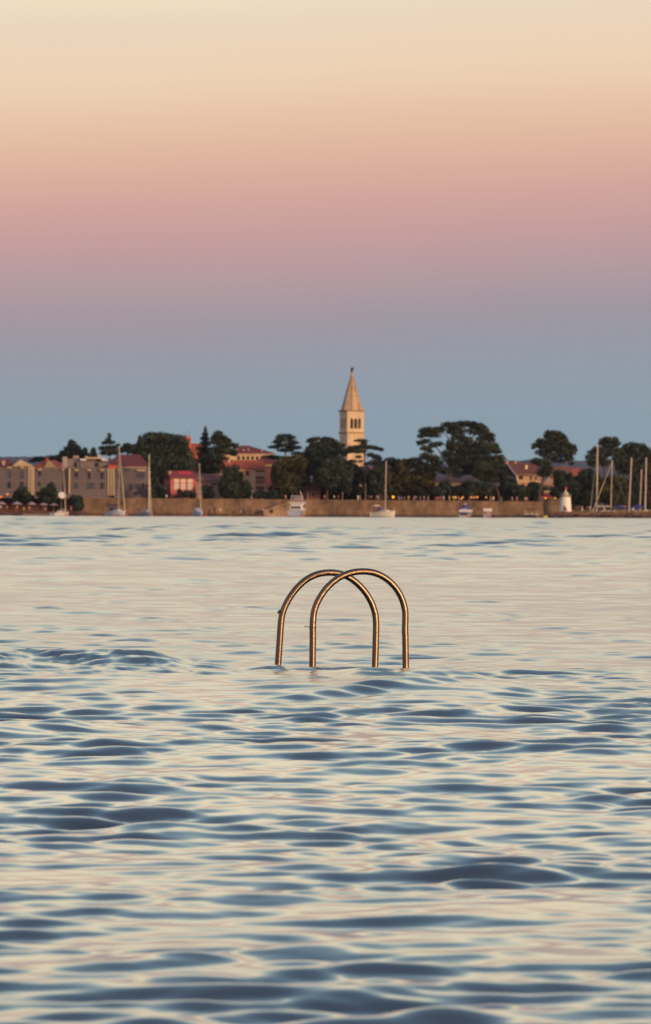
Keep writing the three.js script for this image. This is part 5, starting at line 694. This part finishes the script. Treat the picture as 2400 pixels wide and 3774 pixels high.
// ---------------------------------------------------------------- people
function figure(pose) {                                 // one continuous body, 1.72 m tall, feet at y = 0, facing +z
  const J = pose === 'sit' ? { hipY: 0.46, knee: [0.1, 0.47, 0.44], foot: [0.1, 0.05, 0.46], toe: [0.1, 0.04, 0.58] } : pose === 'walk' ? { hipY: 0.9, knee: null } : { hipY: 0.9, knee: [0.1, 0.5, 0.03], foot: [0.11, 0.08, -0.02], toe: [0.12, 0.05, 0.14] };
  const b = [], h = J.hipY, seg = (a, c, r0, r1) => b.push([a, c, r0, r1]);
  seg([0, h, 0], [0, h + 0.28, 0.01], 0.135, 0.115); seg([0, h + 0.28, 0.01], [0, h + 0.48, 0], 0.12, 0.13); seg([-0.13, h + 0.5, 0], [0.13, h + 0.5, 0], 0.085, 0.085); seg([0, h + 0.5, 0], [0, h + 0.64, 0.02], 0.06, 0.055); seg([0, h + 0.68, 0.02], [0, h + 0.76, 0.03], 0.085, 0.09); seg([0, h + 0.67, 0.12], [0, h + 0.7, 0.125], 0.02, 0.02);
  for (const s of [-1, 1]) {
    if (pose === 'walk') { const f = s; seg([s * 0.09, h, 0], [s * 0.1, 0.48, 0.12 * f], 0.09, 0.062); seg([s * 0.1, 0.48, 0.12 * f], [s * 0.1, 0.09, f > 0 ? 0.2 : -0.3], 0.06, 0.045); seg([s * 0.1, 0.06, f > 0 ? 0.2 : -0.3], [s * 0.1, 0.05, f > 0 ? 0.34 : -0.18], 0.045, 0.035); }
    else { const m = (q) => [q[0] * s, q[1], q[2]]; seg([s * 0.09, h, 0], m(J.knee), 0.09, 0.064); seg(m(J.knee), m(J.foot), 0.062, 0.045); seg(m(J.foot), m(J.toe), 0.045, 0.035); }
    const sw = pose === 'walk' ? -s * 0.14 : pose === 'sit' ? 0.16 : 0.02; seg([s * 0.2, h + 0.5, 0], [s * 0.25, h + 0.24, sw * 0.4 - 0.02], 0.052, 0.042); seg([s * 0.25, h + 0.24, sw * 0.4 - 0.02], [s * 0.24, h + 0.0, sw + 0.05], 0.04, 0.03); seg([s * 0.24, h - 0.02, sw + 0.05], [s * 0.24, h - 0.09, sw + 0.07], 0.034, 0.026);
  }
  const res = 56, S = 1.9, mc = new MarchingCubes(res, new THREE.MeshStandardMaterial(), false, false, 60000), half = res / 2;
  mc.isolation = 0;
  for (let k = 0; k < res; k++) for (let j = 0; j < res; j++) for (let i = 0; i < res; i++) {
    const x = (i - half) / half * S / 2, y = (j - half) / half * S / 2 + 0.86, z = (k - half) / half * S / 2; let d = 1;
    for (const [a, c, r0, r1] of b) { const ux = c[0] - a[0], uy = c[1] - a[1], uz = c[2] - a[2], t = Math.max(0, Math.min(1, ((x - a[0]) * ux + (y - a[1]) * uy + (z - a[2]) * uz) / (ux * ux + uy * uy + uz * uz + 1e-9))), e = Math.hypot(x - a[0] - t * ux, y - a[1] - t * uy, z - a[2] - t * uz) - (r0 + (r1 - r0) * t), q = Math.max(0.035 - Math.abs(d - e), 0) / 0.035; d = Math.min(d, e) - q * q * 0.035 / 4; }
    mc.field[i + j * res + k * res * res] = -d;
  }
  mc.update(); const n = mc.count, pos = new Float32Array(n * 3), nor = new Float32Array(n * 3);
  for (let i = 0; i < n; i++) { pos[i * 3] = mc.positionArray[i * 3] * S / 2; pos[i * 3 + 1] = mc.positionArray[i * 3 + 1] * S / 2 + 0.86; pos[i * 3 + 2] = mc.positionArray[i * 3 + 2] * S / 2; for (let c = 0; c < 3; c++) nor[i * 3 + c] = mc.normalArray[i * 3 + c]; }
  const g = new THREE.BufferGeometry(); g.setAttribute('position', new THREE.BufferAttribute(pos, 3)); g.setAttribute('normal', new THREE.BufferAttribute(nor, 3)); g.userData.hip = h; return g;
}
const poses = { stand: figure('stand'), walk: figure('walk'), sit: figure('sit') }, skinMat = mat(1, 1, 1, 0.8, { vertexColors: true });
const CLOTH = { white: [0.8, 0.74, 0.7], red: [0.62, 0.05, 0.07], pink: [0.6, 0.3, 0.36], navy: [0.03, 0.035, 0.08], black: [0.02, 0.018, 0.022], blue: [0.1, 0.16, 0.4], yellow: [0.62, 0.5, 0.12], green: [0.16, 0.28, 0.12], lilac: [0.36, 0.28, 0.4], tan: [0.45, 0.3, 0.2], maroon: [0.22, 0.04, 0.06], orange: [0.65, 0.2, 0.08], grey: [0.3, 0.27, 0.28] };
const dressed = new Map();
function person(label, u, D, y, pose, shirt, trousers, turn, scale = 1, group = 'people along the waterfront') {
  const key = [pose, shirt, trousers].join();
  if (!dressed.has(key)) {
    const g = poses[pose].clone(), p = g.attributes.position, c = new Float32Array(p.count * 3), h = poses[pose].userData.hip, skin = [0.42, 0.25, 0.17], hair = [0.05, 0.03, 0.02];
    for (let i = 0; i < p.count; i++) {
      const X0 = p.getX(i), Y0 = p.getY(i), Z0 = p.getZ(i), up = Y0 - h, arm = Math.abs(X0) > 0.19 && up < 0.3 && up > -0.2 && !(pose === 'sit' && Z0 > 0.3);
      const q = up > 0.74 || (up > 0.62 && Z0 < 0.0) ? hair : up > 0.56 ? skin : arm ? skin : up > 0.0 ? CLOTH[shirt] : Y0 < 0.1 ? CLOTH.black : Y0 < 0.42 && (trousers === 'skin' || pose === 'sit') ? skin : CLOTH[trousers === 'skin' ? shirt : trousers]; c.set(q, i * 3);
    }
    g.setAttribute('color', new THREE.BufferAttribute(c, 3)); dressed.set(key, g);
  }
  const b = P(u, 1860, D), m = mesh('person', dressed.get(key), skinMat); m.position.set(b.x, y, b.z); m.rotation.y = turn; m.scale.setScalar(scale); return tag(m, label, 'person', group);
}
const prom = (label, u, D, ...rest) => person(label, u, D, onTop(u, D) + 0.2 * (D < 962), ...rest);
prom('person in white standing at the wall below the campanile', 1320, 963, 'stand', 'white', 'white', 0.4);
prom('person in lilac walking beside the one in white below the campanile', 1328, 964, 'walk', 'lilac', 'grey', 1.3);
prom('person in maroon walking right of the cedar trunk', 1359, 966, 'walk', 'maroon', 'black', 1.5);
prom('person in orange standing behind the cream canopied boat', 1369, 967, 'stand', 'orange', 'black', 0.2);
prom('person in pink standing left of the cream canopied boat mast', 1387, 966, 'stand', 'pink', 'navy', -0.4);
prom('tall person in tan on the wall near the boat mast', 1394, 965, 'stand', 'tan', 'tan', 0.3, 1.1);
prom('person in grey walking right of the boat mast', 1430, 966, 'walk', 'grey', 'navy', -1.4);
prom('person in lilac sitting on the wall right of the street lamp', 1470, 960, 'sit', 'lilac', 'navy', 0.1);
prom('person in blue sitting on the wall below the domed tree', 1480, 960, 'sit', 'blue', 'maroon', -0.1);
prom('person in maroon sitting on the wall below the domed tree', 1491, 960, 'sit', 'maroon', 'black', 0.15);
prom('person in yellow standing under the domed tree', 1506, 966, 'stand', 'yellow', 'grey', 0.6);
prom('person in pink walking under the domed tree', 1526, 965, 'walk', 'pink', 'lilac', 1.4);
prom('person in lilac standing under the right of the domed tree', 1533, 967, 'stand', 'lilac', 'navy', -0.3);
prom('person in green standing under the domed tree beside the one in white', 1550, 966, 'stand', 'green', 'grey', 0.1);
prom('person in white walking under the domed tree toward the pine', 1563, 965, 'walk', 'white', 'pink', 1.5);
prom('person in tan standing between the domed tree and the pine', 1578, 967, 'stand', 'tan', 'pink', -0.5);
prom('person in red sitting on the wall left of the biggest pine trunk', 1608, 960, 'sit', 'red', 'red', 0);
prom('second person in red sitting on the wall closest to the pine trunk', 1616, 960, 'sit', 'red', 'maroon', -0.1);
prom('person in pink standing just right of the two sitting in red', 1625, 964, 'stand', 'pink', 'grey', 0.3);
prom('person in white with pink trousers standing left of the pine trunk', 1636, 963, 'stand', 'white', 'pink', -0.2);
prom('person in yellow standing in front of the pine trunk', 1657, 963, 'stand', 'yellow', 'tan', 0.2);
prom('person in green walking right of the pine trunk', 1674, 965, 'walk', 'green', 'yellow', -1.3);
prom('person in grey standing above the indigo topped motor boat', 1690, 966, 'stand', 'grey', 'tan', 0.2);
prom('person in lilac walking above the indigo topped motor boat', 1731, 964, 'walk', 'lilac', 'lilac', 1.5);
prom('person in red standing under the middle restaurant lamps', 1746, 963, 'stand', 'red', 'maroon', 0);
prom('person in white sitting on the wall above the white canopied boat', 1818, 960, 'sit', 'white', 'lilac', 0.1);
prom('person in tan standing behind the one in white near the leaning trunk', 1808, 965, 'stand', 'tan', 'pink', 0.5);
prom('person in tan walking right of the leaning pine trunk', 1848, 965, 'walk', 'tan', 'grey', -1.4);
prom('person in lilac standing below the round dark tree', 1888, 965, 'stand', 'lilac', 'pink', 0.3);
prom('person in pink with orange trousers below the brown roofed house', 1905, 964, 'stand', 'pink', 'orange', -0.4);
prom('person in tan sitting on the wall below the small orange lamp', 1936, 960, 'sit', 'tan', 'tan', 0.1);
prom('person in grey sitting on the wall below the small orange lamp', 1943, 960, 'sit', 'grey', 'tan', -0.1);
prom('person in grey standing at the foot of the slanting pine', 1998, 963, 'stand', 'grey', 'maroon', 0.2);
prom('person in orange standing above the left end of the stone ramp', 1053, 963, 'stand', 'orange', 'tan', 0.3);
prom('person in orange standing right of the motor yacht on the wall', 1196, 964, 'stand', 'orange', 'maroon', 0.4);
prom('person in white standing between the two pale trunks', 1232, 966, 'stand', 'white', 'black', -0.3);
prom('person in red walking between the two pale trunks', 1247, 965, 'walk', 'red', 'maroon', 1.3);
prom('person in white on the wall below the pink house', 614, 961, 'sit', 'white', 'tan', 0.2);
const low = (label, u, y, D, ...rest) => person(label, u, D, y, ...rest);
{ // the ledge at the foot of the sea wall where people stand by the water
  const x0 = P(560, 1890, 955).x, x1 = P(975, 1890, 955).x; tag(mesh('ledge', metres(box(x1 - x0, 1.5, 2.4, (x0 + x1) / 2, 0.1, -957.4)), stone(0.17, 0.09, 0.07)), 'low stone ledge at the foot of the sea wall', 'ledge', null, 'structure'); }
low('person in navy standing on the low ledge right of the small bluish sailboat', 773, 0.85, 957.5, 'stand', 'navy', 'black', 0.2);
low('person in black standing on the low ledge beside the one in navy', 792, 0.85, 957.5, 'stand', 'black', 'maroon', -0.3);
low('person in white on the low ledge right of the two dark figures', 813, 0.85, 957.5, 'stand', 'white', 'tan', 0.4);
low('person in maroon sitting on the low ledge below the apartment house', 881, 0.85, 957.5, 'sit', 'maroon', 'black', 0.2);
low('person in lilac sitting on the low ledge below the apartment house', 888, 0.85, 957.5, 'sit', 'lilac', 'maroon', -0.2);
low('person in navy standing on the low ledge under the apartment loggias', 922, 0.85, 957.6, 'stand', 'navy', 'navy', 0.6);
low('person in white standing at the foot of the stone ramp', 971, 0.85, 957.0, 'stand', 'white', 'navy', 1.2);
low('person in pink walking up the upper end of the stone ramp', 1031, 3.0, 957.9, 'walk', 'pink', 'lilac', 1.4);
low('person in black standing in the doorway of the lighthouse', 2080, pierTop, 927.2, 'stand', 'black', 'maroon', 0, 1.1);
low('person in maroon sitting on the pier left of the lighthouse', 2058, pierTop, 928.5, 'sit', 'maroon', 'pink', -0.4);
low('person in pink sitting on the pier right beside the lighthouse door', 2086, pierTop, 926.8, 'sit', 'maroon', 'black', 0.4);
for (const [u, s, t, w, pose] of [[2121, 'black', 'black', 'first right of the lighthouse', 'stand'], [2129, 'maroon', 'black', 'second right of the lighthouse, in maroon', 'stand'], [2146, 'pink', 'white', 'in pink near the slanted furled sail', 'stand'], [2166, 'maroon', 'black', 'in maroon just left of the tallest mast', 'stand'], [2175, 'white', 'tan', 'in white just left of the tallest mast', 'walk'], [2217, 'black', 'navy', 'in black below the long boom cover', 'stand'], [2228, 'tan', 'white', 'in tan below the long boom cover', 'stand'], [2254, 'navy', 'navy', 'in navy at the right end of the long boom', 'stand'], [2333, 'white', 'white', 'in white below the leaning mast', 'sit']])
  low('person on the pier, ' + w, u, pierTop, 929 + (u % 3) * 0.4, pose, s, t, (u % 5) * 0.3 - 0.6);
for (const [u, s, t, w, pose] of [[3, 'white', 'black', 'in white at the left edge', 'stand'], [26, 'tan', 'maroon', 'in tan below the lamps', 'stand'], [58, 'navy', 'black', 'in navy under the second parasol', 'sit'], [64, 'tan', 'maroon', 'in tan under the second parasol', 'stand'], [88, 'yellow', 'maroon', 'in dim yellow between two parasols', 'sit'], [108, 'orange', 'tan', 'in orange under the parasol by the fins', 'stand'], [168, 'pink', 'maroon', 'in pink near the white sailboat', 'sit'], [262, 'red', 'pink', 'in red beside the dark shore bush', 'stand'], [335, 'grey', 'navy', 'in grey at the foot of the sea wall', 'stand']])
  low('person on the left terrace, ' + w, u, u > 312 ? 0.9 : terraceY, u > 312 ? 956.6 : 950, pose, s, t, (u % 5) * 0.3 - 0.6);
{ const x0 = P(318, 1890, 955).x, x1 = P(380, 1890, 955).x; tag(mesh('ledge', metres(box(x1 - x0, 1.6, 2.6, (x0 + x1) / 2, 0.1, -957.4)), stone(0.17, 0.09, 0.07)), 'short stone ledge at the left end of the sea wall', 'ledge', null, 'structure'); }
renderer.render(scene, camera);
